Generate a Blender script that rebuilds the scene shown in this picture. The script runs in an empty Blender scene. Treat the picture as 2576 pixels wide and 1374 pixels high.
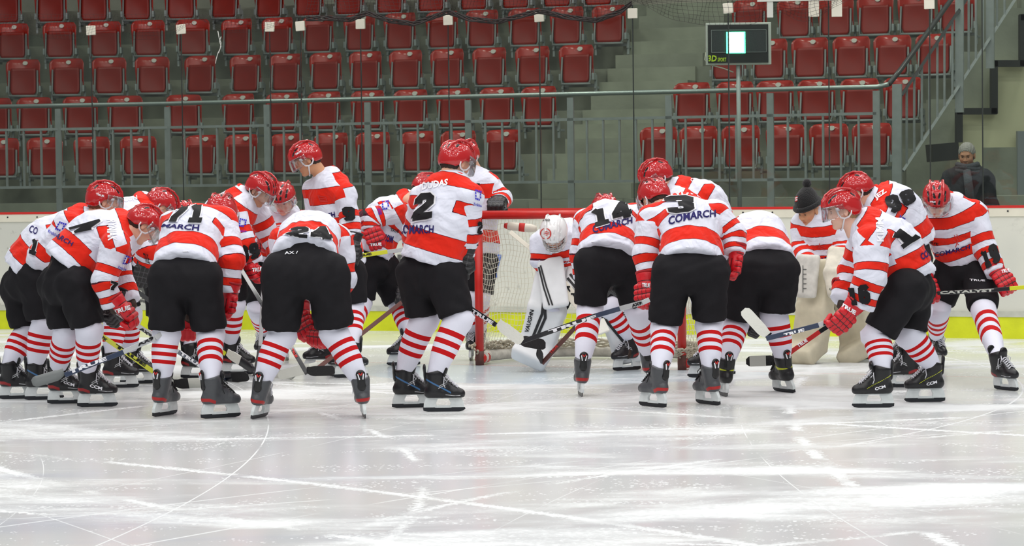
import bpy, bmesh, math, random
import numpy as np
from mathutils import Vector, Matrix
from mathutils.bvhtree import BVHTree

random.seed(7)
SC = bpy.context.scene
COL = SC.collection
PI = math.pi
R = math.radians

# ------------------------------------------------------------------ camera
FPX = 6818.0
CAMH = 1.6
cam_data = bpy.data.cameras.new('camera')
cam_data.sensor_width = 36.0
cam_data.lens = FPX / 2576.0 * 36.0
cam_data.clip_end = 200
cam = bpy.data.objects.new('camera', cam_data)
COL.objects.link(cam)
CAMM = Matrix.Translation((0, 0, CAMH)) @ Matrix.Rotation(R(90 - 2.075), 4, 'X') @ Matrix.Rotation(R(-0.65), 4, 'Z')
cam.matrix_world = CAMM
SC.camera = cam
cam_data.dof.use_dof = True
cam_data.dof.focus_distance = 19.5
cam_data.dof.aperture_fstop = 9.0

# ------------------------------------------------------------------ world, lamps, exposure
SC.view_settings.view_transform = 'Standard'
SC.view_settings.look = 'None'
SC.view_settings.gamma = 1.0
SC.view_settings.use_curve_mapping = False
SC.view_settings.exposure = 0.0
world = bpy.data.worlds.new('arena_air')
SC.world = world
world.use_nodes = True
bg = world.node_tree.nodes['Background']
bg.inputs[0].default_value = (0.86, 0.88, 0.92, 1)
bg.inputs[1].default_value = 0.27
# rows of small lamps under the arena roof, over the ice
for iy in range(11):
    for ix in range(10):
        ld = bpy.data.lights.new('rink_lamp', 'AREA')
        ld.shape = 'RECTANGLE'
        ld.size = 0.60
        ld.size_y = 0.40
        ld.energy = 27
        ld.color = (1.0, 0.985, 0.96)
        lo = bpy.data.objects.new('rink_lamp', ld)
        lo.location = (-9.5 + ix * 2.1 + (iy % 2) * 0.9, 2.0 + iy * 2.35, 9.0)
        COL.objects.link(lo)
# weaker lamps over the seats
for ix in range(4):
    ld = bpy.data.lights.new('stand_lamp', 'AREA')
    ld.shape = 'RECTANGLE'
    ld.size = 1.2
    ld.size_y = 0.4
    ld.energy = 190
    ld.color = (1.0, 0.96, 0.88)
    lo = bpy.data.objects.new('stand_lamp', ld)
    lo.location = (-7.5 + ix * 5.0, 30.0, 9.5)
    COL.objects.link(lo)

# ------------------------------------------------------------------ pixel -> place
RC = CAMM.to_3x3()
CO = CAMM.translation.copy()
def ray(px, py):
    return (RC @ Vector(((px - 1288.0) / FPX, (687.0 - py) / FPX, -1.0)))
def P(px, py, Y):
    d = ray(px, py)
    return CO + d * ((Y - CO.y) / d.y)
def G(px, py, z=0.0):
    d = ray(px, py)
    return CO + d * ((z - CO.z) / d.z)
def onplane(px, py, p0, n):
    d = ray(px, py)
    return CO + d * ((p0 - CO).dot(n) / d.dot(n))

# ------------------------------------------------------------------ materials
MATS = {}
def srgb(c):
    return tuple((x / 255.0 / 12.92 if x / 255.0 <= 0.04045 else ((x / 255.0 + 0.055) / 1.055) ** 2.4) for x in c)
def mat(name, col=(200, 200, 200), rough=0.5, metal=0.0, bump=0.0, bscale=60.0, spec=0.5, coat=0.0, vary=0.0, vscale=8.0, emit=None, estr=0.0, stretch=None, sheen=0.0, sss=0.0):
    if name in MATS: return MATS[name]
    m = bpy.data.materials.new(name); m.use_nodes = True
    nt = m.node_tree; N = nt.nodes; L = nt.links
    b = N['Principled BSDF']
    c = srgb(col) + (1,)
    b.inputs['Base Color'].default_value = c
    b.inputs['Roughness'].default_value = rough
    b.inputs['Metallic'].default_value = metal
    b.inputs['Specular IOR Level'].default_value = spec
    b.inputs['Coat Weight'].default_value = coat
    b.inputs['Coat Roughness'].default_value = 0.06
    if sheen: b.inputs['Sheen Weight'].default_value = sheen
    if emit is not None:
        b.inputs['Emission Color'].default_value = srgb(emit) + (1,)
        b.inputs['Emission Strength'].default_value = estr
    if vary or bump:
        tc = N.new('ShaderNodeTexCoord')
        mp = N.new('ShaderNodeMapping')
        if stretch: mp.inputs['Scale'].default_value = stretch
        L.new(tc.outputs['Object'], mp.inputs['Vector'])
    if vary:
        n = N.new('ShaderNodeTexNoise'); n.inputs['Scale'].default_value = vscale; n.inputs['Detail'].default_value = 6
        L.new(mp.outputs[0], n.inputs['Vector'])
        mr = N.new('ShaderNodeMapRange'); mr.inputs[1].default_value = 0.3; mr.inputs[2].default_value = 0.7
        mr.inputs[3].default_value = 1 - vary; mr.inputs[4].default_value = 1 + vary * 0.6
        L.new(n.outputs['Fac'], mr.inputs[0])
        mx = N.new('ShaderNodeVectorMath'); mx.operation = 'SCALE'
        mx.inputs[0].default_value = c[:3]
        L.new(mr.outputs[0], mx.inputs['Scale'])
        L.new(mx.outputs[0], b.inputs['Base Color'])
    if bump:
        n2 = N.new('ShaderNodeTexNoise'); n2.inputs['Scale'].default_value = bscale; n2.inputs['Detail'].default_value = 3
        L.new(mp.outputs[0], n2.inputs['Vector'])
        bp = N.new('ShaderNodeBump'); bp.inputs['Strength'].default_value = bump; bp.inputs['Distance'].default_value = 0.01
        L.new(n2.outputs['Fac'], bp.inputs['Height']); L.new(bp.outputs[0], b.inputs['Normal'])
    MATS[name] = m
    return m

def mat_two(name, c1, c2, attr, rough=0.6, coat=0.0, edge=None, bump=0.15, bscale=18.0, edgew=0.0022, spec=0.5, r2=None, sheen=0.0, coatbump=0):
    """base colour c1 where attribute <0, c2 where >0, thin piping of colour edge where |attr| is small"""
    if name in MATS: return MATS[name]
    m = bpy.data.materials.new(name); m.use_nodes = True
    nt = m.node_tree; N = nt.nodes; L = nt.links
    b = N['Principled BSDF']
    b.inputs['Roughness'].default_value = rough
    b.inputs['Specular IOR Level'].default_value = spec
    b.inputs['Coat Weight'].default_value = coat
    b.inputs['Coat Roughness'].default_value = 0.03; b.inputs['Coat IOR'].default_value = 1.6
    if sheen: b.inputs['Sheen Weight'].default_value = sheen
    a = N.new('ShaderNodeAttribute'); a.attribute_name = attr
    gt = N.new('ShaderNodeMath'); gt.operation = 'GREATER_THAN'; gt.inputs[1].default_value = 0.0
    L.new(a.outputs['Fac'], gt.inputs[0])
    mx = N.new('ShaderNodeMix'); mx.data_type = 'RGBA'
    mx.inputs['A'].default_value = srgb(c1) + (1,); mx.inputs['B'].default_value = srgb(c2) + (1,)
    L.new(gt.outputs[0], mx.inputs['Factor'])
    out = mx.outputs['Result']
    if edge:
        ab = N.new('ShaderNodeMath'); ab.operation = 'ABSOLUTE'; L.new(a.outputs['Fac'], ab.inputs[0])
        lt = N.new('ShaderNodeMath'); lt.operation = 'LESS_THAN'; lt.inputs[1].default_value = edgew; L.new(ab.outputs[0], lt.inputs[0])
        m2 = N.new('ShaderNodeMix'); m2.data_type = 'RGBA'; m2.inputs['B'].default_value = srgb(edge) + (1,)
        L.new(out, m2.inputs['A']); L.new(lt.outputs[0], m2.inputs['Factor']); out = m2.outputs['Result']
    L.new(out, b.inputs['Base Color'])
    if r2 is not None:
        mr = N.new('ShaderNodeMapRange'); mr.inputs[3].default_value = rough; mr.inputs[4].default_value = r2
        L.new(gt.outputs[0], mr.inputs[0]); L.new(mr.outputs[0], b.inputs['Roughness'])
    tc = N.new('ShaderNodeTexCoord')
    if bump:
        n2 = N.new('ShaderNodeTexNoise'); n2.inputs['Scale'].default_value = bscale; n2.inputs['Detail'].default_value = 3
        L.new(tc.outputs['Object'], n2.inputs['Vector'])
        bp = N.new('ShaderNodeBump'); bp.inputs['Strength'].default_value = bump; bp.inputs['Distance'].default_value = 0.02
        L.new(n2.outputs['Fac'], bp.inputs['Height']); L.new(bp.outputs[0], b.inputs['Normal'])
    if coatbump:
        n3 = N.new('ShaderNodeTexNoise'); n3.inputs['Scale'].default_value = 48; n3.inputs['Detail'].default_value = 0
        L.new(tc.outputs['Object'], n3.inputs['Vector'])
        b3 = N.new('ShaderNodeBump'); b3.inputs['Strength'].default_value = coatbump; b3.inputs['Distance'].default_value = 0.0016
        L.new(n3.outputs['Fac'], b3.inputs['Height']); L.new(b3.outputs[0], b.inputs['Coat Normal'])
    MATS[name] = m
    return m

def mat_jersey(name, c1, c2, edge):
    """striped team jersey: the stripe fields of back, front and sleeves are kept apart and picked per point"""
    m = bpy.data.materials.new(name); m.use_nodes = True
    nt = m.node_tree; N = nt.nodes; L = nt.links; b = N['Principled BSDF']
    b.inputs['Roughness'].default_value = .8; b.inputs['Specular IOR Level'].default_value = .15; b.inputs['Sheen Weight'].default_value = .1
    def at(n):
        a = N.new('ShaderNodeAttribute'); a.attribute_name = n; return a.outputs['Fac']
    def mth(op, a, b_, c=None):
        n = N.new('ShaderNodeMath'); n.operation = op
        for i, v in enumerate((a, b_, c)):
            if v is None: continue
            if isinstance(v, (int, float)): n.inputs[i].default_value = v
            else: L.new(v, n.inputs[i])
        return n.outputs[0]
    def pick(sel, a, b_):      # b_ where sel > 0
        s_ = mth('GREATER_THAN', sel, 0.0); return mth('ADD', mth('MULTIPLY', b_, s_), mth('MULTIPLY', a, mth('SUBTRACT', 1.0, s_)))
    f = pick(at('s_front'), at('f_back'), at('f_front')); f = pick(at('s_arm'), f, at('f_arm'))
    red = mth('GREATER_THAN', f, 0.0); ed = mth('LESS_THAN', mth('ABSOLUTE', f, None), .0019)
    mx = N.new('ShaderNodeMix'); mx.data_type = 'RGBA'; mx.inputs['A'].default_value = srgb(c1) + (1,); mx.inputs['B'].default_value = srgb(c2) + (1,); L.new(red, mx.inputs['Factor'])
    m2 = N.new('ShaderNodeMix'); m2.data_type = 'RGBA'; m2.inputs['B'].default_value = srgb(edge) + (1,); L.new(mx.outputs['Result'], m2.inputs['A']); L.new(ed, m2.inputs['Factor'])
    L.new(m2.outputs['Result'], b.inputs['Base Color'])
    tc = N.new('ShaderNodeTexCoord'); last = None
    for sc, st, di, dist in ((5.5, .55, .05, 1.4), (16, .35, .02, .8), (420, .12, .002, 0)):
        n2 = N.new('ShaderNodeTexNoise'); n2.inputs['Scale'].default_value = sc; n2.inputs['Detail'].default_value = 2; n2.inputs['Distortion'].default_value = dist
        L.new(tc.outputs['Object'], n2.inputs['Vector'])
        bp = N.new('ShaderNodeBump'); bp.inputs['Strength'].default_value = st; bp.inputs['Distance'].default_value = di
        L.new(n2.outputs['Fac'], bp.inputs['Height'])
        if last: L.new(last, bp.inputs['Normal'])
        last = bp.outputs[0]
    L.new(last, b.inputs['Normal'])
    MATS[name] = m
    return m

def mat_glass(name, tint=(235, 245, 240), gloss=0.12, rough=0.02, dirt=0.0):
    if name in MATS: return MATS[name]
    m = bpy.data.materials.new(name); m.use_nodes = True
    nt = m.node_tree; N = nt.nodes; L = nt.links
    N.remove(N['Principled BSDF'])
    o = N['Material Output']
    t = N.new('ShaderNodeBsdfTransparent'); t.inputs[0].default_value = srgb(tint) + (1,)
    g = N.new('ShaderNodeBsdfGlossy'); g.inputs['Roughness'].default_value = rough
    f = N.new('ShaderNodeFresnel'); f.inputs[0].default_value = 1.45
    ml = N.new('ShaderNodeMath'); ml.operation = 'MULTIPLY'; ml.inputs[1].default_value = gloss / 0.04
    L.new(f.outputs[0], ml.inputs[0])
    mn = N.new('ShaderNodeMath'); mn.operation = 'MINIMUM'; mn.inputs[1].default_value = 0.7; L.new(ml.outputs[0], mn.inputs[0])
    mx = N.new('ShaderNodeMixShader')
    L.new(mn.outputs[0], mx.inputs[0]); L.new(t.outputs[0], mx.inputs[1]); L.new(g.outputs[0], mx.inputs[2])
    out = mx.outputs[0]
    if dirt:
        d = N.new('ShaderNodeBsdfDiffuse'); d.inputs[0].default_value = (0.75, 0.78, 0.76, 1)
        tc = N.new('ShaderNodeTexCoord'); n = N.new('ShaderNodeTexNoise'); n.inputs['Scale'].default_value = 1.6; n.inputs['Detail'].default_value = 7
        L.new(tc.outputs['Object'], n.inputs['Vector'])
        mr = N.new('ShaderNodeMapRange'); mr.inputs[1].default_value = 0.27; mr.inputs[2].default_value = 0.8; mr.inputs[3].default_value = dirt * 0.3; mr.inputs[4].default_value = dirt * 2.2
        L.new(n.outputs['Fac'], mr.inputs[0])
        m2 = N.new('ShaderNodeMixShader'); L.new(mr.outputs[0], m2.inputs[0]); L.new(out, m2.inputs[1]); L.new(d.outputs[0], m2.inputs[2]); out = m2.outputs[0]
    L.new(out, o.inputs['Surface'])
    MATS[name] = m
    return m

# ------------------------------------------------------------------ objects
def mk_mesh(name, verts, faces, m=None, smooth=False):
    me = bpy.data.meshes.new(name)
    me.from_pydata([tuple(v) for v in verts], [], [tuple(f) for f in faces])
    if m is not None:
        me.materials.append(m)
    if smooth and len(me.polygons):
        me.polygons.foreach_set('use_smooth', [True] * len(me.polygons))
    me.update()
    return me
def link(name, me, parent=None, loc=None):
    o = bpy.data.objects.new(name, me); COL.objects.link(o)
    if parent is not None: o.parent = parent
    if loc is not None: o.location = loc
    return o
def thing(name, label, cat, loc=(0, 0, 0), rz=0.0, group=None):
    o = bpy.data.objects.new(name, None); COL.objects.link(o)
    o.empty_display_size = 0.1
    o.location = loc; o.rotation_euler = (0, 0, rz)
    tag(o, label, cat, group)
    return o
def tag(o, label=None, cat=None, group=None, kind=None):
    if label: o['label'] = label
    if cat: o['category'] = cat
    if group: o['group'] = group
    if kind: o['kind'] = kind
    return o

class MB:
    """collects shapes into one mesh"""
    def __init__(s): s.v = []; s.f = []
    def add(s, vs, fs):
        n = len(s.v); s.v += [Vector(v) for v in vs]; s.f += [tuple(i + n for i in f) for f in fs]; return s
    def box(s, c, size, M=None):
        x, y, z = size[0] / 2, size[1] / 2, size[2] / 2
        vs = [Vector((i * x, j * y, k * z)) for i in (-1, 1) for j in (-1, 1) for k in (-1, 1)]
        if M is not None: vs = [M @ v for v in vs]
        vs = [v + Vector(c) for v in vs]
        return s.add(vs, [(0, 1, 3, 2), (4, 6, 7, 5), (0, 4, 5, 1), (2, 3, 7, 6), (0, 2, 6, 4), (1, 5, 7, 3)])
    def tube(s, pts, r, n=8, cap=True, closed=False):
        pts = [Vector(p) for p in pts]; rs = r if isinstance(r, (list, tuple)) else [r] * len(pts)
        m = len(pts); rings = []; up = None
        for i, p in enumerate(pts):
            if closed: t = pts[(i + 1) % m] - pts[i - 1]
            else: t = pts[min(i + 1, m - 1)] - pts[max(i - 1, 0)]
            t.normalize()
            if up is None:
                up = Vector((0, 0, 1)) if abs(t.z) < 0.9 else Vector((1, 0, 0))
            a = (up - t * up.dot(t)).normalized(); b = t.cross(a); up = a
            rings.append([p + (a * math.cos(2 * PI * k / n) + b * math.sin(2 * PI * k / n)) * rs[i] for k in range(n)])
        vs = [v for rg in rings for v in rg]; fs = []
        for i in range(m if closed else m - 1):
            for k in range(n):
                j = (i + 1) % m
                fs.append((i * n + k, i * n + (k + 1) % n, j * n + (k + 1) % n, j * n + k))
        if cap and not closed:
            fs.append(tuple(range(n))[::-1]); fs.append(tuple((m - 1) * n + k for k in range(n)))
        return s.add(vs, fs)
    def bar(s, a, b, w, d, side=None):
        """rectangular bar from a to b; w across 'side', d the other way"""
        a = Vector(a); b = Vector(b); t = (b - a).normalized()
        sd = Vector(side) if side is not None else Vector((1, 0, 0))
        sd = (sd - t * sd.dot(t)).normalized(); o = t.cross(sd)
        vs = [p + sd * (i * w / 2) + o * (j * d / 2) for p in (a, b) for i, j in ((-1, -1), (1, -1), (1, 1), (-1, 1))]
        return s.add(vs, [(3, 2, 1, 0), (4, 5, 6, 7)] + [(k, (k + 1) % 4, 4 + (k + 1) % 4, 4 + k) for k in range(4)])
    def prism(s, poly, y0, y1):
        """polygon in the local XZ plane, extruded along Y"""
        n = len(poly); vs = [(p[0], y0, p[1]) for p in poly] + [(p[0], y1, p[1]) for p in poly]
        return s.add(vs, [tuple(range(n)), tuple(range(n, 2 * n))[::-1]] + [(k, n + k, n + (k + 1) % n, (k + 1) % n) for k in range(n)])
    def mesh(s, name, m=None, smooth=False, M=None, bevel=0.0, fix=True):
        vs = s.v if M is None else [M @ v for v in s.v]
        me = mk_mesh(name, vs, s.f, m, smooth)
        if fix or bevel:
            bm = bmesh.new(); bm.from_mesh(me)
            if bevel:
                bmesh.ops.bevel(bm, geom=bm.edges[:], offset=bevel, segments=2, profile=0.5, affect='EDGES')
            bmesh.ops.recalc_face_normals(bm, faces=bm.faces)
            bm.to_mesh(me); bm.free()
            if smooth: me.polygons.foreach_set('use_smooth', [True] * len(me.polygons))
        return me
    def obj(s, name, m, parent=None, smooth=False, off=None, bevel=0.0, loc=None):
        M = Matrix.Translation(-Vector(off)) if off is not None else None
        return link(name, s.mesh(name, m, smooth, M, bevel), parent, loc)

# ------------------------------------------------------------------ signed distance shapes
def cap(a, b, ra, rb=None, sq=1.0, n=None):
    return ('c', np.array(a, float), np.array(b, float), ra, ra if rb is None else rb, sq, None if n is None else np.array(n, float))
def ell(c, r, M=None):
    return ('e', np.array(c, float), np.array(r, float), None if M is None else np.array(M, float))
def sd(p, X):
    if p[0] == 'c':
        _, a, b, ra, rb, sq, n = p
        ba = b - a; pa = X - a; l2 = max(float(ba @ ba), 1e-9)
        h = np.clip((pa @ ba) / l2, 0, 1)
        q = pa - h[..., None] * ba
        if n is not None and sq != 1.0:
            q = q + (q @ n)[..., None] * n * (1.0 / sq - 1.0)
            return (np.sqrt((q * q).sum(-1)) - (ra + (rb - ra) * h)) * (sq ** 0.35)
        return np.sqrt((q * q).sum(-1)) - (ra + (rb - ra) * h)
    _, c, r, M = p
    q = X - c
    if M is not None: q = q @ M
    k0 = np.sqrt(((q / r) ** 2).sum(-1)); k1 = np.sqrt(((q / (r * r)) ** 2).sum(-1)) + 1e-9
    return k0 * (k0 - 1.0) / k1
def smin(a, b, k):
    if k <= 0: return np.minimum(a, b)
    h = np.clip(0.5 + 0.5 * (b - a) / k, 0, 1)
    return b * (1 - h) + a * h - k * h * (1 - h)
def union(prims, X, k):
    d = None
    for p in prims:
        e = sd(p, X); d = e if d is None else smin(d, e, k)
    return d
def nets(fn, lo, hi, h):
    """surface nets: mesh of the zero level of fn over a box"""
    lo = np.array(lo, float) - 2 * h; hi = np.array(hi, float) + 2 * h
    n = np.ceil((hi - lo) / h).astype(int) + 1
    ax = [lo[i] + h * np.arange(n[i]) for i in range(3)]
    X = np.stack(np.meshgrid(*ax, indexing='ij'), -1)
    g = fn(X); s = g < 0
    nx, ny, nz = g.shape
    cnt = np.zeros((nx - 1, ny - 1, nz - 1), int)
    for i in (0, 1):
        for j in (0, 1):
            for k in (0, 1): cnt += s[i:nx - 1 + i, j:ny - 1 + j, k:nz - 1 + k]
    act = (cnt > 0) & (cnt < 8)
    I, J, K = np.nonzero(act)
    idx = -np.ones(act.shape, int); idx[I, J, K] = np.arange(len(I))
    pos = np.zeros((len(I), 3)); c = np.zeros(len(I))
    cr = [(i, j, k) for i in (0, 1) for j in (0, 1) for k in (0, 1)]
    V = {q: g[I + q[0], J + q[1], K + q[2]] for q in cr}
    for q in cr:
        for a in range(3):
            if q[a] == 0:
                q2 = list(q); q2[a] = 1; q2 = tuple(q2)
                v0, v1 = V[q], V[q2]; m = (v0 < 0) != (v1 < 0)
                t = np.where(m, v0 / np.where(m, v0 - v1, 1), 0)
                e = np.array(q, float)[None, :].repeat(len(I), 0); e[:, a] += t
                pos += e * m[:, None]; c += m
    pos = pos / c[:, None]
    pos = lo + h * (pos + np.stack([I, J, K], -1))
    F = []
    for a in range(3):
        b, d = (a + 1) % 3, (a + 2) % 3
        sl0 = [slice(None)] * 3; sl1 = [slice(None)] * 3
        sl0[a] = slice(0, -1); sl1[a] = slice(1, None)
        s0 = s[tuple(sl0)]; s1 = s[tuple(sl1)]
        E = np.nonzero(s0 != s1)
        E = np.stack(E, -1)
        ok = (E[:, b] >= 1) & (E[:, d] >= 1) & (E[:, b] < g.shape[b] - 1) & (E[:, d] < g.shape[d] - 1)
        E = E[ok]
        ub = np.zeros(3, int); ub[b] = 1; ud = np.zeros(3, int); ud[d] = 1
        q = [E - ub - ud, E - ud, E, E - ub]
        q = [idx[t[:, 0], t[:, 1], t[:, 2]] for t in q]
        fl = s[E[:, 0], E[:, 1], E[:, 2]]
        Q = np.stack(q, -1); Q = np.where(fl[:, None], Q, Q[:, ::-1])
        F.append(Q)
    F = np.concatenate(F); F = F[(F >= 0).all(1)]
    return pos, F
def smooth_scalar(a, F, it):
    for _ in range(it):
        A = np.zeros_like(a); c = np.zeros(len(a))
        for k in range(4):
            i, j = F[:, k], F[:, (k + 1) % 4]
            np.add.at(A, i, a[j]); np.add.at(A, j, a[i]); np.add.at(c, i, 1); np.add.at(c, j, 1)
        a = .5 * a + .5 * A / np.maximum(c, 1)
    return a
def bounds(prims, pad=0.03):
    lo = np.full(3, 1e9); hi = np.full(3, -1e9)
    for p in prims:
        if p[0] == 'c':
            r = max(p[3], p[4])
            for q in (p[1], p[2]): lo = np.minimum(lo, q - r); hi = np.maximum(hi, q + r)
        else:
            r = p[2].max(); lo = np.minimum(lo, p[1] - r); hi = np.maximum(hi, p[1] + r)
    return lo - pad, hi + pad
def mesh_np(name, V, F, m, attrs=None, off=None, smooth=True):
    if off is not None: V = V - np.array(off)
    me = bpy.data.meshes.new(name)
    nv, nf = len(V), len(F)
    me.vertices.add(nv); me.vertices.foreach_set('co', V.astype(np.float32).ravel())
    me.loops.add(nf * 4); me.loops.foreach_set('vertex_index', F.astype(np.int32).ravel())
    me.polygons.add(nf); me.polygons.foreach_set('loop_start', np.arange(0, nf * 4, 4, dtype=np.int32))
    me.polygons.foreach_set('use_smooth', np.full(nf, smooth))
    me.update(calc_edges=True); me.validate()
    if m is not None: me.materials.append(m)
    for k, a in (attrs or {}).items():
        if a.ndim == 1:
            at = me.attributes.new(k, 'FLOAT', 'POINT'); at.data.foreach_set('value', a.astype(np.float32))
        else:
            at = me.attributes.new(k, 'FLOAT_COLOR', 'POINT'); at.data.foreach_set('color', a.astype(np.float32).ravel())
    return me
def vnormals(V, F):
    n = np.cross(V[F[:, 2]] - V[F[:, 0]], V[F[:, 3]] - V[F[:, 1]])
    N = np.zeros_like(V)
    for k in range(4): np.add.at(N, F[:, k], n)
    return N / (np.linalg.norm(N, axis=1)[:, None] + 1e-9)
def relax(V, F, it=1):
    """light Laplacian smoothing over quad edges"""
    for _ in range(it):
        A = np.zeros_like(V); c = np.zeros(len(V))
        for k in range(4):
            a, b = F[:, k], F[:, (k + 1) % 4]
            np.add.at(A, a, V[b]); np.add.at(A, b, V[a]); np.add.at(c, a, 1); np.add.at(c, b, 1)
        V = 0.5 * V + 0.5 * A / np.maximum(c, 1)[:, None]
    return V

# ------------------------------------------------------------------ writing and marks laid on surfaces
STROKES = {
 '0': ([[(.14,.2),(.14,.8),(.22,.88),(.44,.88),(.52,.8),(.52,.2),(.44,.12),(.22,.12),(.14,.2)]],),
 '1': ([[(.34,.1),(.34,.9)],[(.1,.09),(.58,.09)],[(.12,.74),(.3,.86)]],),
 '2': ([[(.13,.62),(.13,.78),(.22,.88),(.44,.88),(.52,.79),(.52,.6),(.16,.27),(.13,.12),(.64,.12)]],),
 '3': ([[(.12,.7),(.14,.82),(.22,.88),(.44,.88),(.52,.8),(.52,.62),(.42,.52),(.28,.52)],[(.42,.52),(.52,.42),(.52,.2),(.44,.12),(.2,.12),(.12,.2),(.12,.32)]],),
 '4': ([[(.46,.0),(.46,1.0)],[(.44,.92),(.12,.4),(.12,.28),(.66,.28)]],),
 '5': ([[(.6,.88),(.15,.88),(.15,.55),(.42,.58),(.52,.48),(.52,.22),(.42,.12),(.2,.12),(.1,.22)]],),
 '6': ([[(.54,.76),(.44,.88),(.22,.88),(.14,.8),(.14,.2),(.22,.12),(.44,.12),(.52,.2),(.52,.46),(.44,.54),(.2,.54)]],),
 '7': ([[(.06,.88),(.54,.88),(.54,.78),(.3,.3),(.3,.0)]],),
 '8': ([[(.22,.52),(.14,.6),(.14,.8),(.22,.88),(.44,.88),(.52,.8),(.52,.6),(.44,.52),(.22,.52),(.14,.42),(.14,.2),(.22,.12),(.44,.12),(.52,.2),(.52,.42),(.44,.52)]],),
 '9': ([[(.12,.24),(.22,.12),(.44,.12),(.52,.2),(.52,.8),(.44,.88),(.22,.88),(.14,.8),(.14,.54),(.22,.46),(.46,.46)]],),
}
def thick(pts, w, step=0.035, across=5):
    """thick polyline in 2-D as a quad strip with mitred corners"""
    P2 = [Vector(p) for p in pts]; n = len(P2)
    dirs = [(P2[i + 1] - P2[i]).normalized() for i in range(n - 1)]
    vs = []; fs = []
    offs = []
    closed = (P2[0] - P2[-1]).length < 1e-6
    for i in range(n):
        d0 = dirs[i - 1] if i > 0 else (dirs[-1] if closed else dirs[0]); d1 = dirs[i] if i < n - 1 else (dirs[0] if closed else dirs[-1])
        t = (d0 + d1); t = t.normalized() if t.length > 1e-3 else d0
        nn = Vector((-t.y, t.x)); c = max(0.5, nn.dot(Vector((-d1.y, d1.x))))
        offs.append(nn * (w / 2 / c))
    for i in range(n - 1):
        k = max(1, int((P2[i + 1] - P2[i]).length / step)); b0 = len(vs)
        for j in range(k + 1):
            t = j / k; c = P2[i].lerp(P2[i + 1], t); o = offs[i].lerp(offs[i + 1], t)
            for q in range(across + 1): vs.append(c + o * (2 * q / across - 1))
        a = across + 1
        for j in range(k):
            for q in range(across): fs.append((b0 + j * a + q, b0 + j * a + q + 1, b0 + (j + 1) * a + q + 1, b0 + (j + 1) * a + q))
    return vs, fs
def digits2d(txt, w=0.25):
    vs = []; fs = []; x = 0
    for ch in txt:
        for pl in STROKES[ch][0]:
            a, b = thick(pl, w); n = len(vs)
            vs += [Vector((p.x + x, p.y)) for p in a]; fs += [tuple(i + n for i in f) for f in b]
        x += 0.74
    W = x - 0.08
    return [Vector((v.x / W, v.y)) for v in vs], fs
TXT = {}
def text2d(txt, bold=0.02, fine=0.12):
    """letters as a flat mesh in a unit square"""
    key = (txt, bold, fine)
    if key in TXT: return TXT[key]
    cu = bpy.data.curves.new('writing', 'FONT'); cu.body = txt; cu.offset = bold; cu.resolution_u = 2; cu.size = 1
    ob = bpy.data.objects.new('writing', cu)
    me = bpy.data.meshes.new_from_object(ob)
    bm = bmesh.new(); bm.from_mesh(me)
    bmesh.ops.triangulate(bm, faces=bm.faces[:])
    for _ in range(4):
        es = [e for e in bm.edges if e.calc_length() > fine * 1.6]
        if not es: break
        bmesh.ops.subdivide_edges(bm, edges=es, cuts=1)
        bmesh.ops.triangulate(bm, faces=bm.faces[:])
    vs = [Vector((v.co.x, v.co.y)) for v in bm.verts]; bm.verts.index_update()
    fs = [tuple(v.index for v in f.verts) for f in bm.faces]
    bm.free(); bpy.data.meshes.remove(me); bpy.data.objects.remove(ob); bpy.data.curves.remove(cu)
    x0 = min(v.x for v in vs); x1 = max(v.x for v in vs); y0 = min(v.y for v in vs); y1 = max(v.y for v in vs)
    vs = [Vector(((v.x - x0) / (x1 - x0), (v.y - y0) / (y1 - y0))) for v in vs]
    TXT[key] = (vs, fs); return vs, fs
BV = {}
def bvh(o):
    if o.name not in BV:
        me = o.data
        BV[o.name] = BVHTree.FromPolygons([wm(o) @ v.co for v in me.vertices], [tuple(p.vertices) for p in me.polygons])
    return BV[o.name]
def wm(o):
    M = o.matrix_basis.copy(); p = o.parent
    while p is not None:
        M = p.matrix_basis @ M; p = p.parent
    return M
def world_loc(o): return wm(o).translation
def project(name, vs, fs, target, m, parent, eps=0.004, maxe=0.07):
    """lay a flat figure given in photograph pixels onto the surface of target"""
    T = bvh(target); out = []; ok = []
    W = wm(parent).inverted()
    for v in vs:
        d = ray(v[0], v[1]).normalized()
        h, nr, i, dist = T.ray_cast(CO, d)
        if h is None: out.append(Vector((0, 0, 0))); ok.append(False)
        else:
            if nr.dot(d) > 0: nr = -nr
            out.append(h + nr * eps - d * eps * 0.5); ok.append(abs(nr.dot(d)) > 0.035)
    F = []
    for f in fs:
        if all(ok[i] for i in f):
            if max((out[f[k]] - out[f[k - 1]]).length for k in range(len(f))) < maxe: F.append(f)
    if not F: return None
    used = sorted({i for f in F for i in f}); mp = {i: k for k, i in enumerate(used)}
    me = mk_mesh(name, [W @ out[i] for i in used], [tuple(mp[i] for i in f) for f in F], m, True)
    return link(name, me, parent)
def bil(q, v):
    (x0, y0), (x1, y1), (x2, y2), (x3, y3) = q      # TL TR BR BL
    u, w = v[0], v[1]
    return (((x3 * (1 - u) + x2 * u) * (1 - w) + (x0 * (1 - u) + x1 * u) * w), ((y3 * (1 - u) + y2 * u) * (1 - w) + (y0 * (1 - u) + y1 * u) * w))
def letters(target, txt, quad, m, parent=None, bold=0.02, name='lettering', fine=0.12, arc=0.0):
    vs, fs = text2d(txt, bold, fine)
    vs = [Vector((v.x, v.y + arc * 4 * v.x * (1 - v.x))) for v in vs]
    return project(name, [bil(quad, v) for v in vs], fs, target, m, parent or target)
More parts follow.
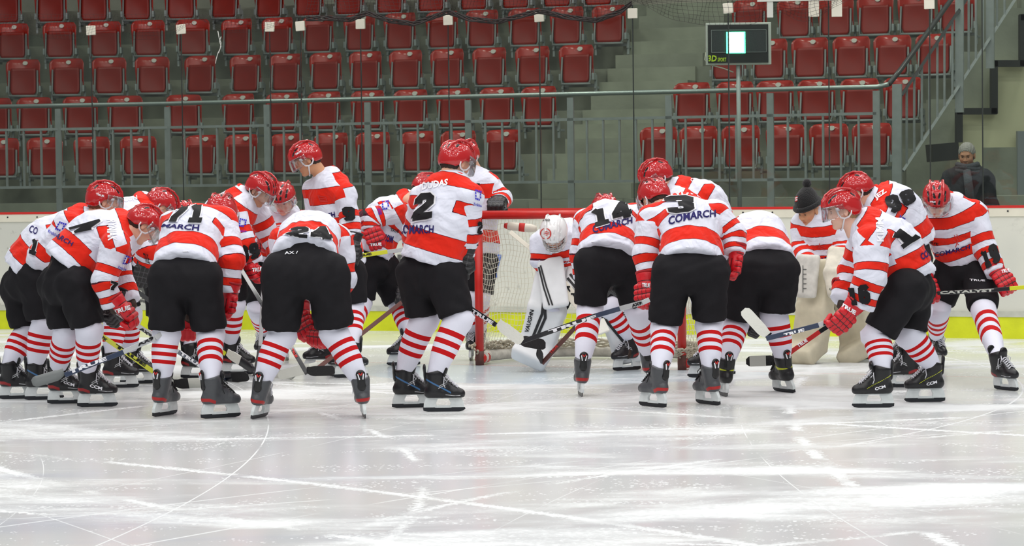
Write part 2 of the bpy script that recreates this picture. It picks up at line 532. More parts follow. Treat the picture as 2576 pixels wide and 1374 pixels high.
def number(target, txt, quad, m, parent=None, w=0.25, name='number', outline=None):
    if outline is not None:
        vs, fs = digits2d(txt, w + 0.1)
        project('number_outline', [bil(quad, v) for v in vs], fs, target, outline, parent or target, eps=0.0065, maxe=.16)
    vs, fs = digits2d(txt, w)
    return project(name, [bil(quad, v) for v in vs], fs, target, m, parent or target, eps=0.0105, maxe=.16)
def strokes(target, lines, w, m, parent=None, name='stripe', step=6, maxe=0.12):
    vs = []; fs = []
    for pl in lines:
        a, b = thick(pl, w, step=step, across=2); n = len(vs)
        vs += [(p.x, p.y) for p in a]; fs += [tuple(i + n for i in f) for f in b]
    return project(name, vs, fs, target, m, parent or target, maxe=maxe)
M_WHITEPR = mat('white_cord', (226, 226, 220), 0.7)
M_BLACKNUM = mat('black_print', (22, 22, 25), 0.7, spec=0.25)
# ------------------------------------------------------------------ ice
def ice_material():
    m = bpy.data.materials.new('ice'); m.use_nodes = True
    nt = m.node_tree; N = nt.nodes; L = nt.links; b = N['Principled BSDF']
    geo = N.new('ShaderNodeNewGeometry'); sep = N.new('ShaderNodeSeparateXYZ'); L.new(geo.outputs['Position'], sep.inputs[0])
    def mth(op, a, b_=None, c=None, clamp=False):
        n = N.new('ShaderNodeMath'); n.operation = op; n.use_clamp = clamp
        for i, v in enumerate((a, b_, c)):
            if v is None: continue
            if isinstance(v, (int, float)): n.inputs[i].default_value = v
            else: L.new(v, n.inputs[i])
        return n.outputs[0]
    def noise(scale, detail=4, sc=(1, 1, 1), rot=0, rough=.55, dist=0.0):
        mp = N.new('ShaderNodeMapping'); mp.inputs['Scale'].default_value = sc; mp.inputs['Rotation'].default_value = (0, 0, rot)
        L.new(geo.outputs['Position'], mp.inputs[0])
        n = N.new('ShaderNodeTexNoise'); n.inputs['Scale'].default_value = scale; n.inputs['Detail'].default_value = detail
        n.inputs['Roughness'].default_value = rough; n.inputs['Distortion'].default_value = dist
        L.new(mp.outputs[0], n.inputs['Vector']); return n.outputs['Fac']
    def ramp(v, a, b_, lo=0.0, hi=1.0):
        n = N.new('ShaderNodeMapRange'); n.inputs[1].default_value = a; n.inputs[2].default_value = b_; n.inputs[3].default_value = lo; n.inputs[4].default_value = hi
        n.interpolation_type = 'SMOOTHSTEP'
        L.new(v, n.inputs[0]); return n.outputs[0]
    # broad scraped bands
    n1 = noise(.42, 5, (.8, 1.5, 1), .3, .5, .8); n2 = noise(2.3, 8, (.5, 1.5, 1), -.2, .65, .8)
    hi = noise(26, 5, (1, 1.3, 1), 0, .75)
    low = mth('ADD', mth('MULTIPLY', n1, .76), mth('MULTIPLY', n2, .24))
    crumb = ramp(mth('ADD', low, mth('MULTIPLY', mth('SUBTRACT', hi, .5), .42)), .545, .585)
    snow = mth('MAXIMUM', mth('MULTIPLY', ramp(low, .46, .60), .50), mth('MULTIPLY', crumb, .95))
    # curved skate marks
    rg = random.Random(11)
    jit = noise(5.0, 3)
    lines = None; thinl = None
    arcs = []
    for i in range(26):
        a_ = rg.uniform(0, 2 * PI); far = rg.choice((9, 14, 22, 35)); tx, ty = rg.uniform(-3, 3), rg.uniform(10.8, 20)
        cx = tx + far * math.cos(a_); cy = ty + far * math.sin(a_)
        arcs.append((cx, cy, far, rg.choice((.003, .004, .006, .018, .030, .010)), rg.random()))
    for cx, cy, rr, w, q in arcs:
        dx = mth('SUBTRACT', sep.outputs[0], cx); dy = mth('SUBTRACT', sep.outputs[1], cy)
        r = mth('SQRT', mth('ADD', mth('MULTIPLY', dx, dx), mth('MULTIPLY', dy, dy)))
        e = mth('SUBTRACT', r, rr)
        if w > .015:   # snow pushed to one side of a stop mark
            e2 = mth('ADD', mth('ABSOLUTE', e), mth('MULTIPLY', mth('SUBTRACT', hi, .5), .30))
            l = ramp(e2, w * .8, w * 1.3, 1, 0)
            lines = l if lines is None else mth('MAXIMUM', lines, l)
        else:
            l = ramp(mth('ABSOLUTE', e), w * .4, w, .8, 0)
            thinl = l if thinl is None else mth('MAXIMUM', thinl, l)
    br = ramp(noise(1.1, 3, (1, 1, 1), .5), .42, .60)
    lines = mth('MULTIPLY', lines, br); thinl = mth('MULTIPLY', thinl, ramp(noise(.8, 2), .38, .55))
    # shavings
    vo = N.new('ShaderNodeTexVoronoi'); vo.inputs['Scale'].default_value = 30; vo.inputs['Randomness'].default_value = 1
    L.new(geo.outputs['Position'], vo.inputs['Vector'])
    gm = ramp(noise(1.0, 5, (1, 2.2, 1), .1, .7), .47, .62)
    gr = mth('MULTIPLY', mth('LESS_THAN', vo.outputs['Distance'], mth('MULTIPLY', gm, .30)), 1.0)
    vo2 = N.new('ShaderNodeTexVoronoi'); vo2.inputs['Scale'].default_value = 85
    L.new(geo.outputs['Position'], vo2.inputs['Vector'])
    gr2 = mth('LESS_THAN', vo2.outputs['Distance'], mth('MULTIPLY', mth('ADD', lines, mth('MULTIPLY', gm, .4)), .42))
    white = mth('MAXIMUM', mth('MAXIMUM', snow, lines), mth('MAXIMUM', mth('MAXIMUM', gr, gr2), thinl), clamp=True)
    # painted crease, goal line, faded marks under the ice
    cxg, cyg = GOALC.x, GOALC.y
    th = GOALTH
    u = mth('ADD', mth('MULTIPLY', mth('SUBTRACT', sep.outputs[0], cxg), math.cos(th)), mth('MULTIPLY', mth('SUBTRACT', sep.outputs[1], cyg), -math.sin(th)))
    v = mth('ADD', mth('MULTIPLY', mth('SUBTRACT', sep.outputs[0], cxg), math.sin(th)), mth('MULTIPLY', mth('SUBTRACT', sep.outputs[1], cyg), math.cos(th)))
    rr_ = mth('SQRT', mth('ADD', mth('MULTIPLY', u, u), mth('MULTIPLY', v, v)))
    crease = mth('MULTIPLY', mth('LESS_THAN', rr_, 1.8), mth('LESS_THAN', v, 0.0))
    gline = mth('LESS_THAN', mth('ABSOLUTE', mth('ADD', v, -.0)), .03)
    base = N.new('ShaderNodeMix'); base.data_type = 'RGBA'
    tint = ramp(noise(.35, 3), .35, .65)
    base.inputs['A'].default_value = (.635, .655, .67, 1); base.inputs['B'].default_value = (.70, .715, .70, 1)
    L.new(tint, base.inputs['Factor'])
    def over(cur, fac, col):
        x = N.new('ShaderNodeMix'); x.data_type = 'RGBA'; x.inputs['B'].default_value = col + (1,)
        L.new(cur, x.inputs['A'])
        if isinstance(fac, float): x.inputs['Factor'].default_value = fac
        else: L.new(fac, x.inputs['Factor'])
        return x.outputs['Result']
    c = over(base.outputs['Result'], mth('MULTIPLY', crease, .38), (.42, .62, .78))
    c = over(c, mth('MULTIPLY', gline, .35), (.75, .25, .22))
    c = over(c, mth('MULTIPLY', ramp(noise(.5, 4, (.5, 1.8, 1), 1.2), .58, .74), .26), (.44, .48, .64))
    c = over(c, mth('MULTIPLY', ramp(noise(.6, 4, (.4, 2.0, 1), 2.2), .62, .76), .12), (.75, .45, .42))
    c = over(c, mth('MULTIPLY', white, .92), (.77, .795, .80))
    L.new(c, b.inputs['Base Color'])
    b.inputs['IOR'].default_value = 1.31
    b.inputs['Specular IOR Level'].default_value = 0.42
    ro = N.new('ShaderNodeMapRange'); ro.inputs[3].default_value = .17; ro.inputs[4].default_value = .75
    L.new(white, ro.inputs[0]); L.new(ro.outputs[0], b.inputs['Roughness'])
    hsum = mth('ADD', mth('MULTIPLY', white, .5), mth('MULTIPLY', noise(9, 5, (1, 1, 1)), .12))
    bp = N.new('ShaderNodeBump'); bp.inputs['Strength'].default_value = .35; bp.inputs['Distance'].default_value = .006
    L.new(hsum, bp.inputs['Height']); L.new(bp.outputs[0], b.inputs['Normal'])
    return m

GL = G(1207, 919); GR = G(1716, 931)
GOALC = (GL + GR) / 2
GOALTH = math.atan2(-(GR.y - GL.y), GR.x - GL.x)          # the goal's right post stands nearer

# plan of the end boards and the stand behind
BOARD = [Vector((-9.5, 30.0, 0)), Vector((-2.9, 28.6, 0)), Vector((-1.2, 28.0, 0)), Vector((5.2, 25.35, 0)), Vector((9.5, 23.6, 0))]
def board_at(px, py=520):
    """point on the boards' face line seen in photo column px"""
    d = ray(px, py); a = d.y / d.x if abs(d.x) > 1e-6 else 1e9
    for i in range(len(BOARD) - 1):
        p, q = BOARD[i], BOARD[i + 1]
        # x = t*dx, y = t*dy
        e = q - p; den = d.x * e.y - d.y * e.x
        if abs(den) < 1e-9: continue
        t = (p.x * e.y - p.y * e.x) / den
        s = ((d.x * t - p.x) * e.x + (d.y * t - p.y) * e.y) / e.length_squared
        if -1e-6 <= s <= 1 + 1e-6 and t > 0: return Vector((d.x * t, d.y * t, 0)), e.normalized()
    e = (BOARD[-1] - BOARD[-2]).normalized(); return BOARD[-1].copy(), e

mb = MB()
pts = [(-14, 1.5), (14, 1.5)] + [(p.x, p.y + .05) for p in reversed(BOARD)]
mb.add([(x, y, 0) for x, y in pts], [tuple(range(len(pts)))])
ice = link('floor', mb.mesh('floor', None, fix=True)); ice.data.materials.append(ice_material())
if ice.data.polygons[0].normal.z < 0: ice.data.flip_normals()
tag(ice, 'scratched white rink ice with skate marks and snow', None, None, 'structure')

# ------------------------------------------------------------------ boards
def boards_material():
    m = mat('board_plastic', (226, 226, 216), .35, spec=.4)
    nt = m.node_tree; N = nt.nodes; L = nt.links; b = N['Principled BSDF']
    tc = N.new('ShaderNodeTexCoord')
    n = N.new('ShaderNodeTexNoise'); n.inputs['Scale'].default_value = 9; n.inputs['Detail'].default_value = 8; n.inputs['Roughness'].default_value = .7
    n2 = N.new('ShaderNodeTexNoise'); n2.inputs['Scale'].default_value = .7; n2.inputs['Detail'].default_value = 3
    L.new(tc.outputs['Object'], n.inputs['Vector']); L.new(tc.outputs['Object'], n2.inputs['Vector'])
    mr = N.new('ShaderNodeMapRange'); mr.inputs[1].default_value = .60; mr.inputs[2].default_value = .68
    L.new(n.outputs['Fac'], mr.inputs[0])
    sx = N.new('ShaderNodeSeparateXYZ'); L.new(tc.outputs['Object'], sx.inputs[0])
    dm = N.new('ShaderNodeMapRange'); dm.inputs[1].default_value = -2.5; dm.inputs[2].default_value = 2.2; dm.inputs[3].default_value = .85; dm.inputs[4].default_value = .12
    L.new(sx.outputs[0], dm.inputs[0])
    ml = N.new('ShaderNodeMath'); ml.operation = 'MULTIPLY'; L.new(mr.outputs[0], ml.inputs[0]); L.new(dm.outputs[0], ml.inputs[1])
    mx = N.new('ShaderNodeMix'); mx.data_type = 'RGBA'; mx.inputs['A'].default_value = srgb((224, 224, 212)) + (1,); mx.inputs['B'].default_value = srgb((96, 96, 92)) + (1,)
    L.new(ml.outputs[0], mx.inputs['Factor'])
    m2 = N.new('ShaderNodeMix'); m2.data_type = 'RGBA'; m2.inputs['B'].default_value = srgb((198, 200, 192)) + (1,)
    mr2 = N.new('ShaderNodeMapRange'); mr2.inputs[1].default_value = .4; mr2.inputs[2].default_value = .6; mr2.inputs[4].default_value = .6
    L.new(n2.outputs['Fac'], mr2.inputs[0]); L.new(mr2.outputs[0], m2.inputs['Factor']); L.new(mx.outputs['Result'], m2.inputs['A'])
    L.new(m2.outputs['Result'], b.inputs['Base Color'])
    return m
M_BOARD = boards_material()
M_CREAM = mat('cream_board_top', (228, 224, 206), .4, vary=.06, vscale=5)
M_REDCAP = mat('red_cap_rail', (206, 42, 36), .4)
M_YEL = mat('yellow_kick_plate', (216, 224, 28), .45, vary=.12, vscale=6, bump=.1)
M_GREYLEDGE = mat('grey_ledge', (196, 198, 186), .6, vary=.15, vscale=9)
def strip(name, z0, z1, d0, d1, m, parent=None):
    """a run of panel following the boards' plan; d is the offset toward the rink"""
    b = MB(); vs = []
    for i, p in enumerate(BOARD):
        a = BOARD[max(i - 1, 0)]; c = BOARD[min(i + 1, len(BOARD) - 1)]; t = (c - a).normalized(); n = Vector((t.y, -t.x, 0))
        n = n if n.y < 0 else -n
        for d, z in ((d0, z0), (d1, z0), (d1, z1), (d0, z1)): vs.append(p + n * d + Vector((0, 0, z)))
    fs = []
    for i in range(len(BOARD) - 1):
        for k in range(4): fs.append((i * 4 + k, i * 4 + (k + 1) % 4, (i + 1) * 4 + (k + 1) % 4, (i + 1) * 4 + k))
    fs += [(0, 1, 2, 3), tuple(len(vs) - 4 + k for k in (3, 2, 1, 0))]
    b.add(vs, fs)
    return b.obj(name, m, parent)
br = thing('rink_boards', 'white end boards of the rink with red cap rail and yellow kick plate', 'boards')
PANEL = strip('board_panel', .24, 1.16, 0, -.10, M_BOARD, br)
strip('board_top', 1.155, 1.235, .012, -.12, M_CREAM, br)
strip('cap_rail', 1.235, 1.258, .016, -.13, M_REDCAP, br)
strip('kick_plate', .0, .205, .02, -.08, M_YEL, br)
strip('ledge', .205, .262, .03, -.10, M_GREYLEDGE, br)
b = MB()
for px in range(20, 2570, 74):
    p, e = board_at(px); n = Vector((e.y, -e.x, 0)); n = n if n.y < 0 else -n
    b.tube([p + n * .012 + Vector((0, 0, 1.205)), p + n * .017 + Vector((0, 0, 1.205))], .009, 8)
b.obj('board_bolts', mat('bolt_dark', (40, 40, 44), .5), br)
M_GREYPRINT = mat('grey_print', (92, 92, 90), .7)
M_BLUEPALE = mat('pale_blue_print', (92, 120, 190), .7)
letters(PANEL, 'lac', [(322, 700), (410, 700), (410, 762), (322, 762)], M_GREYPRINT, br, name='advert_letters')
letters(PANEL, 'm', [(1000, 640), (1046, 640), (1046, 668), (1000, 668)], M_GREYPRINT, br, name='advert_letters')
strokes(PANEL, [[(1238, 650), (1246, 700)], [(1256, 640), (1240, 700)]], 13, M_BLUEPALE, br, name='advert_mark')
strokes(PANEL, [[(940, 694), (1004, 694)]], 12, M_BLUEPALE, br, name='advert_mark')
vs = []; fs = []
for (cx, cy, rx, ry) in ((2003, 630, 19, 24),):
    n = len(vs); k = 32
    for rr in (0.0001, .33, .66, 1):
        vs += [(cx + rx * rr * math.cos(2 * PI * i / k), cy + ry * rr * math.sin(2 * PI * i / k)) for i in range(k)]
    for q in range(3):
        fs += [(n + q * k + i, n + q * k + (i + 1) % k, n + (q + 1) * k + (i + 1) % k, n + (q + 1) * k + i) for i in range(k)]
project('advert_disc', vs, fs, PANEL, mat('faded_red_print', (205, 105, 100), .7), br)

# ------------------------------------------------------------------ glass above the boards
M_PANE = mat_glass('rink_glass', (236, 242, 238), .022, .01, dirt=.004)
M_SEAL = mat('dark_glass_edge', (40, 46, 44), .4)
M_CLIP = mat('cream_glass_clip', (226, 222, 206), .5)
seams = [-40, 232, 458, 680, 757, 908, 1128, 1357, 1592, 1832, 2084, 2338, 2470, 2640]
ORD = ['first', 'second', 'third', 'fourth', 'fifth', 'sixth', 'seventh', 'eighth', 'ninth', 'tenth', 'eleventh', 'twelfth', 'thirteenth', 'fourteenth', 'fifteenth', 'sixteenth', 'seventeenth', 'eighteenth']
clipy = {1: 76, 2: 73, 3: 67, 4: 65, 5: 60, 6: 50, 7: 42, 8: 33, 9: 20, 11: 9}
for i in range(len(seams) - 1):
    a, ea = board_at(seams[i]); c, ec = board_at(seams[i + 1])
    ang = math.atan2(c.y - a.y, c.x - a.x); L_ = (c - a).length
    n = Vector((math.sin(ang), -math.cos(ang), 0))
    g = thing('glass_panel', 'clear glass panel standing on the red board rail, %s from the left edge' % ORD[i], 'glass', a - n * .05 + Vector((0, 0, 1.257)), ang, 'glass panels above the end boards')
    H = 1.90 if i < 4 else 2.02
    MB().box((L_ / 2, 0, H / 2), (L_ - .012, .012, H)).obj('pane', M_PANE, g)
    MB().box((0, 0, H / 2), (.009, .014, H)).obj('edge_seal', M_SEAL, g)
    if i in clipy:
        zt = P(seams[i], clipy[i], a.y).z - 1.257
        MB().box((0, 0, zt), (.10, .035, .10), Matrix.Rotation(random.uniform(-.08, .08), 3, 'Y')).obj('clip', M_CLIP, g, bevel=.006)

# ------------------------------------------------------------------ the stand: concrete tiers, stairs, seats
M_CONC = mat('concrete', (132, 136, 122), .85, bump=.3, bscale=14, vary=.22, vscale=2.2)
M_CONCD = mat('dark_concrete', (84, 88, 82), .9, bump=.3, bscale=14, vary=.25, vscale=2.2)
M_CURB = mat('grey_curb', (128, 136, 140), .7, vary=.1)
TH = R(22.5)
TREAD, RISE, Z1 = .92, .555, 1.30
SV = Vector((math.sin(TH), math.cos(TH), 0)); SU = Vector((math.cos(TH), -math.sin(TH), 0))
S0 = Vector((0, 33.1, 0))                       # front edge of the first seat row on the right-hand block
TL = R(12); SVL = Vector((math.sin(TL), math.cos(TL), 0)); SUL = Vector((math.cos(TL), -math.sin(TL), 0))
BR = -3.75                                      # world x where the stand bends
def rowline(k, x, extra=0.0):
    """world y of the front of row k at world x"""
    d = TREAD * k + extra
    yb = S0.y + (BR * -math.tan(TH))
    if x >= BR: return S0.y - x * math.tan(TH) + d / math.cos(TH)
    return yb - (x - BR) * math.tan(TL) + d / math.cos(TL)
def row_at(px, k, extra=0.0):
    """world point on row k's line in photo column px (any height)"""
    d = ray(px, 440); y = 33.0
    for _ in range(30): y = rowline(k, d.x / d.y * y, extra)
    return Vector((d.x / d.y * y, y, 0))
def tier(name, k, z, extra0, depth, label, m):
    b = MB(); xs = [-13, BR, 10.5]; vs = []
    for x in xs:
        y0 = rowline(k, x, extra0); y1 = rowline(k, x, extra0 + depth)
        for y, zz in ((y0, 0.0), (y0, z), (y1, z), (y1, 0.0)): vs.append((x, y, zz))
    fs = [(i * 4 + q, i * 4 + (q + 1) % 4, (i + 1) * 4 + (q + 1) % 4, (i + 1) * 4 + q) for i in range(2) for q in range(4)] + [(0, 1, 2, 3), (11, 10, 9, 8)]
    b.add(vs, fs); o = b.obj(name, m); return tag(o, label, None, None, 'structure')
tier('walkway', 0, 1.13, -2.15, 1.95, 'concrete walkway in front of the seats', M_CONCD)
tier('walkway_curb', 0, 1.21, -2.22, .12, 'pale curb at the walkway edge', M_CURB)
for k in range(8):
    tier('concrete_tier', k, Z1 + RISE * k, -.20, TREAD + .02 if k < 7 else 6, 'concrete seating tier', M_CONC)
# wall far behind the last tier
MB().box((0, 46, 7), (40, .3, 14)).obj('wall_back', M_CONCD)['kind'] = 'structure'
MB().box((0, 35.5, -.10), (30, 22, .1)).obj('floor_outside', M_CONCD)['kind'] = 'structure'

# stairs between the blocks
M_STEP = mat('stair_concrete', (138, 142, 126), .85, bump=.3, bscale=14, vary=.16, vscale=3)
st = thing('stairs', 'concrete stairs rising between the two seat blocks with painted row numerals', 'stairs')
s_base = row_at(1462, 0)
NS = 16
for j in range(NS):
    z1 = Z1 - .185 + RISE / 3 * (j)
    k = (j - 1) / 3.0
    d0 = -.26 + TREAD * k
    org = s_base + SV * (d0)
    w0 = -1.02 if j > 1 else -1.15
    mbx = MB()
    a = [org + SU * -.58, org + SU * .62, org + SU * .62 + SV * .55, org + SU * -.58 + SV * .55]
    mbx.add([p + Vector((0, 0, z)) for z in (max(.9, z1 - .7), z1) for p in a], [(0, 1, 2, 3), (7, 6, 5, 4), (0, 4, 5, 1), (1, 5, 6, 2), (2, 6, 7, 3), (3, 7, 4, 0)])
    so = mbx.obj('step', M_STEP, st)
    if j % 3 == 1 and j // 3 < 4:
        num = ['I', 'II', 'III', 'IV'][j // 3]
        cx, cy = [(1455, 432), (1540, 316), (1627, 204), (1702, 94)][j // 3]
        w = [3, 7, 11, 11][j // 3]
        BVS = so
        letters(so, num, [(cx - w, cy - 8), (cx + w, cy - 8), (cx + w, cy + 9), (cx - w, cy + 9)], M_BLACKNUM, st, bold=.03, name='row_numeral')

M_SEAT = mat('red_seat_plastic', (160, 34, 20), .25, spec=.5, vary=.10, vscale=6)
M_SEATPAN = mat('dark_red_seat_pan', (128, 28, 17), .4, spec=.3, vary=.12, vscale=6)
M_SFRAME = mat('grey_seat_frame', (120, 126, 124), .5, metal=.2)
M_SBRK = mat('galvanised_bracket', (146, 154, 152), .5, metal=.3)
M_DISC = mat('white_number_disc', (206, 206, 196), .6)
def seat_backrest():
    """shell with rolled top and wings; local x sideways, -y toward the rink, origin on the tier"""
    n = 16; rows = []
    for j in range(15):
        t = j / 14; z = .42 + .44 * t
        wid = .244 - .02 * (1 - t) - (.05 * max(0, (t - .80) / .20) ** 2.2)
        lean = .06 * t + .0
        if t > .86: lean += .05 * ((t - .86) / .14) ** 2
        rows.append([(wid * s, lean - (.06 + .085 * (t > .0) * min(1, t * 1.6)) * abs(s) ** 2.2 + .02, z - .012 * abs(s) ** 4 * (t > .8)) for s in np.linspace(-1, 1, n + 1)])
    w = n + 1; m = len(rows); vs = [v for r in rows for v in r] + [(v[0] * .96, v[1] + .022, v[2] - .004) for r in rows for v in r]; fs = []
    for j in range(m - 1):
        for i in range(n):
            a = j * w + i; fs.append((a, a + 1, a + w + 1, a + w)); o_ = m * w; fs.append((o_ + a, o_ + a + w, o_ + a + w + 1, o_ + a + 1))
    o_ = m * w
    for i in range(n):
        fs.append((i, o_ + i, o_ + i + 1, i + 1)); a = (m - 1) * w + i; fs.append((a, a + 1, o_ + a + 1, o_ + a))
    for j in range(m - 1):
        a = j * w; fs.append((a, a + w, o_ + a + w, o_ + a)); a = j * w + n; fs.append((a, o_ + a, o_ + a + w, a + w))
    return MB().add(vs, fs).mesh('backrest', M_SEAT, True)
ME_SB = seat_backrest()
def seat_pan():
    b = MB(); n = 12; vs = []; fs = []
    for k, off_ in ((0, 0), (1, .035)):
        for j in range(11):
            t = j / 10; z = .36 + .37 * t; hw = .178 - .010 * t - (.03 * max(0, (.15 - t) / .15) ** 2)
            for s in np.linspace(-1, 1, n + 1):
                vs.append((hw * s, -.105 + off_ + .022 * (1 - s * s) * math.sin(PI * t) * (1 if k == 0 else .5) + .035 * t, z))
    w = n + 1; o_ = 11 * w
    for j in range(10):
        for i in range(n):
            a = j * w + i; fs.append((a, a + 1, a + w + 1, a + w)); fs.append((o_ + a, o_ + a + w, o_ + a + w + 1, o_ + a + 1))
    for i in range(n):
        fs.append((i, o_ + i, o_ + i + 1, i + 1)); a = 10 * w + i; fs.append((a, a + 1, o_ + a + 1, o_ + a))
    for j in range(10):
        a = j * w; fs.append((a, a + w, o_ + a + w, o_ + a)); a = j * w + n; fs.append((a, o_ + a, o_ + a + w, a + w))
    return b.add(vs, fs).mesh('seat_pan', M_SEATPAN, True)
ME_SP = seat_pan()
b = MB()
b.tube([(-.196, -.07, .70), (-.200, -.105, .40), (-.190, -.108, .352), (.190, -.108, .352), (.200, -.105, .40), (.196, -.07, .70)], .0125, 6)
b.box((0, -.095, .345), (.40, .05, .022))
ME_SF = b.mesh('seat_frame', M_SFRAME, True)
b = MB()
for s in (-1, 1):
    b.box((s * .226, -.035, .44), (.030, .10, .085)); b.box((s * .214, -.02, .47), (.018, .05, .14)); b.box((s * .226, .03, .33), (.03, .03, .26)); b.box((s * .226, .10, .30), (.03, .2, .03))
b.box((0, .06, .33), (.46, .04, .04))
ME_SK = b.mesh('seat_bracket', M_SBRK, bevel=.003)
b = MB(); k = 16
ring = lambda yy, r: [(r * 1.25 * math.cos(2 * PI * i / k), yy, .805 + r * math.sin(2 * PI * i / k)) for i in range(k)]
b.add(ring(.050, .027) + ring(.085, .027), [tuple(range(k))] + [(i, (i + 1) % k, k + (i + 1) % k, k + i) for i in range(k)])
ME_SD = b.mesh('number_disc', M_DISC)
rows_px = [
    ([8, 117, 235, 352, 513, 614, 728, 840, 945, 1058, 1160, 1270], [1663, 1763, 1869, 1981, 2090, 2198]),
    ([-8, 92, 208, 320, 468, 608, 719, 824, 933, 1041, 1149, 1258, 1363], [1747, 1855, 1956, 2060, 2168, 2276]),
    ([-50, 66, 175, 282, 390, 514, 628, 728, 829, 929, 1030, 1134, 1240, 1348, 1458], [1838, 1942, 2044, 2148, 2251, 2357]),
    ([40, 159, 271, 381, 493, 607, 709, 811, 915, 1016, 1122, 1222, 1330, 1435, 1541], [1893, 2007, 2109, 2208, 2311, 2412]),
    ([25, 138, 246, 354, 464, 577, 689, 788, 889, 992, 1096, 1203, 1308, 1412, 1515], [1964, 2064, 2166, 2268, 2370]),
]
RN = ['front row', 'second row', 'third row', 'fourth row', 'fifth row']
seat0 = None
for r_, (lf, rt) in enumerate(rows_px):
    for blk, xs in (('left', lf), ('right', rt)):
        for i, px in enumerate(xs):
            q = row_at(px, r_, .24)
            ang = -TH if (px > 500) else R(-3)
            extra = 'beside the stairs' if (blk == 'left' and i == len(xs) - 1) or (blk == 'right' and i == 0) else ''
            lab = 'red folded stadium seat, %s of the %s block, %s from its left end' % (RN[r_], blk, ORD[i])
            t = thing('stadium_seat', lab, 'seat', (q.x, q.y, Z1 + RISE * r_), ang, 'folded red stadium seats')
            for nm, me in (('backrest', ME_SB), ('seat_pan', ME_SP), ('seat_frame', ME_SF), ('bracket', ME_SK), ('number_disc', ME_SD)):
                link(nm, me, t)

# ------------------------------------------------------------------ railing on the walkway edge
M_RAIL = mat('galvanised_rail', (152, 158, 156), .45, metal=.35, vary=.1, vscale=12)
M_HRAIL = mat('steel_handrail', (152, 162, 158), .3, metal=.6)
M_DRAIL = mat('dark_stair_handrail', (74, 74, 74), .35, metal=.4)
def rail_at(px): return row_at(px, 0, -2.12)
rl = thing('railing', 'long grey steel railing with handrail and balusters in front of the seats', 'railing')
posts = [-112, 149, 424, 674, 927, 1180, 1437, 1684, 1939, 2206]
zt = lambda px: 2.485
HR = [rail_at(px) + Vector((0, 0, 2.50)) for px in (-150, 149, 424, 520, 674, 927, 1180, 1437, 1684, 1939, 2150, 2208)]
top = [P(2236, 212, rail_at(2240).y + .02), P(2262, 180, rail_at(2240).y + .2), P(2300, 128, rail_at(2240).y + .6), P(2392, 0, rail_at(2240).y + 1.6), P(2440, -66, rail_at(2240).y + 2.2)]
MB().tube(HR + [top[0]], .026, 10).obj('handrail', M_HRAIL, rl, True)
MB().tube(top, .028, 10).obj('stair_handrail', M_DRAIL, rl, True)
for px in posts:
    q = rail_at(px)
    MB().bar(q + Vector((0, 0, 1.0)), q + Vector((0, 0, 2.46)), .075, .03, SU).obj('post', M_RAIL, rl)
for i in range(len(posts) - 1):
    a, c = rail_at(posts[i]), rail_at(posts[i + 1])
    for z in (2.215, 1.515):
        MB().bar(a + Vector((0, 0, z)), c + Vector((0, 0, z)), .03, .03, (0, 0, 1)).obj('rail_bar', M_RAIL, rl)
    nb = 5
    for j in range(1, nb + 1):
        p = a.lerp(c, j / (nb + 1))
        MB().bar(p + Vector((0, 0, 1.515)), p + Vector((0, 0, 2.215)), .022, .022, SU).obj('baluster', M_RAIL, rl)
# railing of the side stairs
sr = thing('stair_railing', 'sloping grey railing with balusters beside the stairs at the right', 'railing')
Yr = rail_at(2260).y
def SP(px, py): return P(px, py, Yr + max(0, (px - 2257)) / 135.0 * .8)
for (px, y0, y1) in ((2257, 212, 512), (2414, -10, 283), (2491, -30, 172)):
    MB().bar(SP(px, y1), SP(px, y0), .10 if px < 2300 else .09, .04, SU).obj('post', M_RAIL, sr)
MB().bar(SP(2268, 240), SP(2430, 0), .035, .03, (0, 1, 0)).obj('rail_bar', M_DRAIL, sr)
for a, c in (((2271, 430), (2416, 210)), ((2416, 210), (2491, 94)), ((2491, 94), (2560, -12))):
    MB().bar(SP(*a), SP(*c), .03, .03, (0, 1, 0)).obj('rail_bar', M_RAIL, sr)
for px in (2281, 2300, 2319, 2338, 2358, 2376, 2396, 2437, 2455, 2473, 2508, 2527):
    yb = np.interp(px, [2271, 2416, 2491, 2560], [430, 210, 94, -12]); yt = np.interp(px, [2268, 2430], [240, 0]) if px < 2430 else -12
    MB().bar(SP(px, yb), SP(px, yt), .022, .022, SU).obj('baluster', M_RAIL, sr)
# stepped side of the right stairs and the wall under it
M_STRING = mat('dark_stringer', (36, 38, 36), .7)
M_OLIVE = mat('pale_green_wall', (196, 194, 160), .8, vary=.08, vscale=1.5)
def poly_block(name, px, Y, depth, m, label):
    b = MB(); n = len(px); vs = [P(x, y, Y) for x, y in px] + [P(x, y, Y) + Vector((0, depth, 0)) for x, y in px]
    b.add(vs, [tuple(range(n)), tuple(range(n, 2 * n))[::-1]] + [(k, n + k, n + (k + 1) % n, (k + 1) % n) for k in range(n)])
    o = b.obj(name, m); return tag(o, label, None, None, 'structure')
poly_block('wall_right', [(2412, 620), (2412, 285), (2500, 285), (2500, 165), (2720, 165), (2720, 620)], 31.6, .2, M_OLIVE, 'pale green wall under the stairs')
poly_block('stair_side', [(2280, 620), (2280, 420), (2340, 330), (2340, 250), (2418, 250), (2418, 130), (2500, 130), (2500, 20), (2570, 20), (2570, -60), (2720, -60), (2720, 168), (2500, 168), (2500, 285), (2424, 285), (2424, 620)], 31.75, .3, M_CONC, 'concrete side of the right stairs')
st2 = thing('stair_stringer', 'black stepped edge band under the right stairs', 'stair edge')
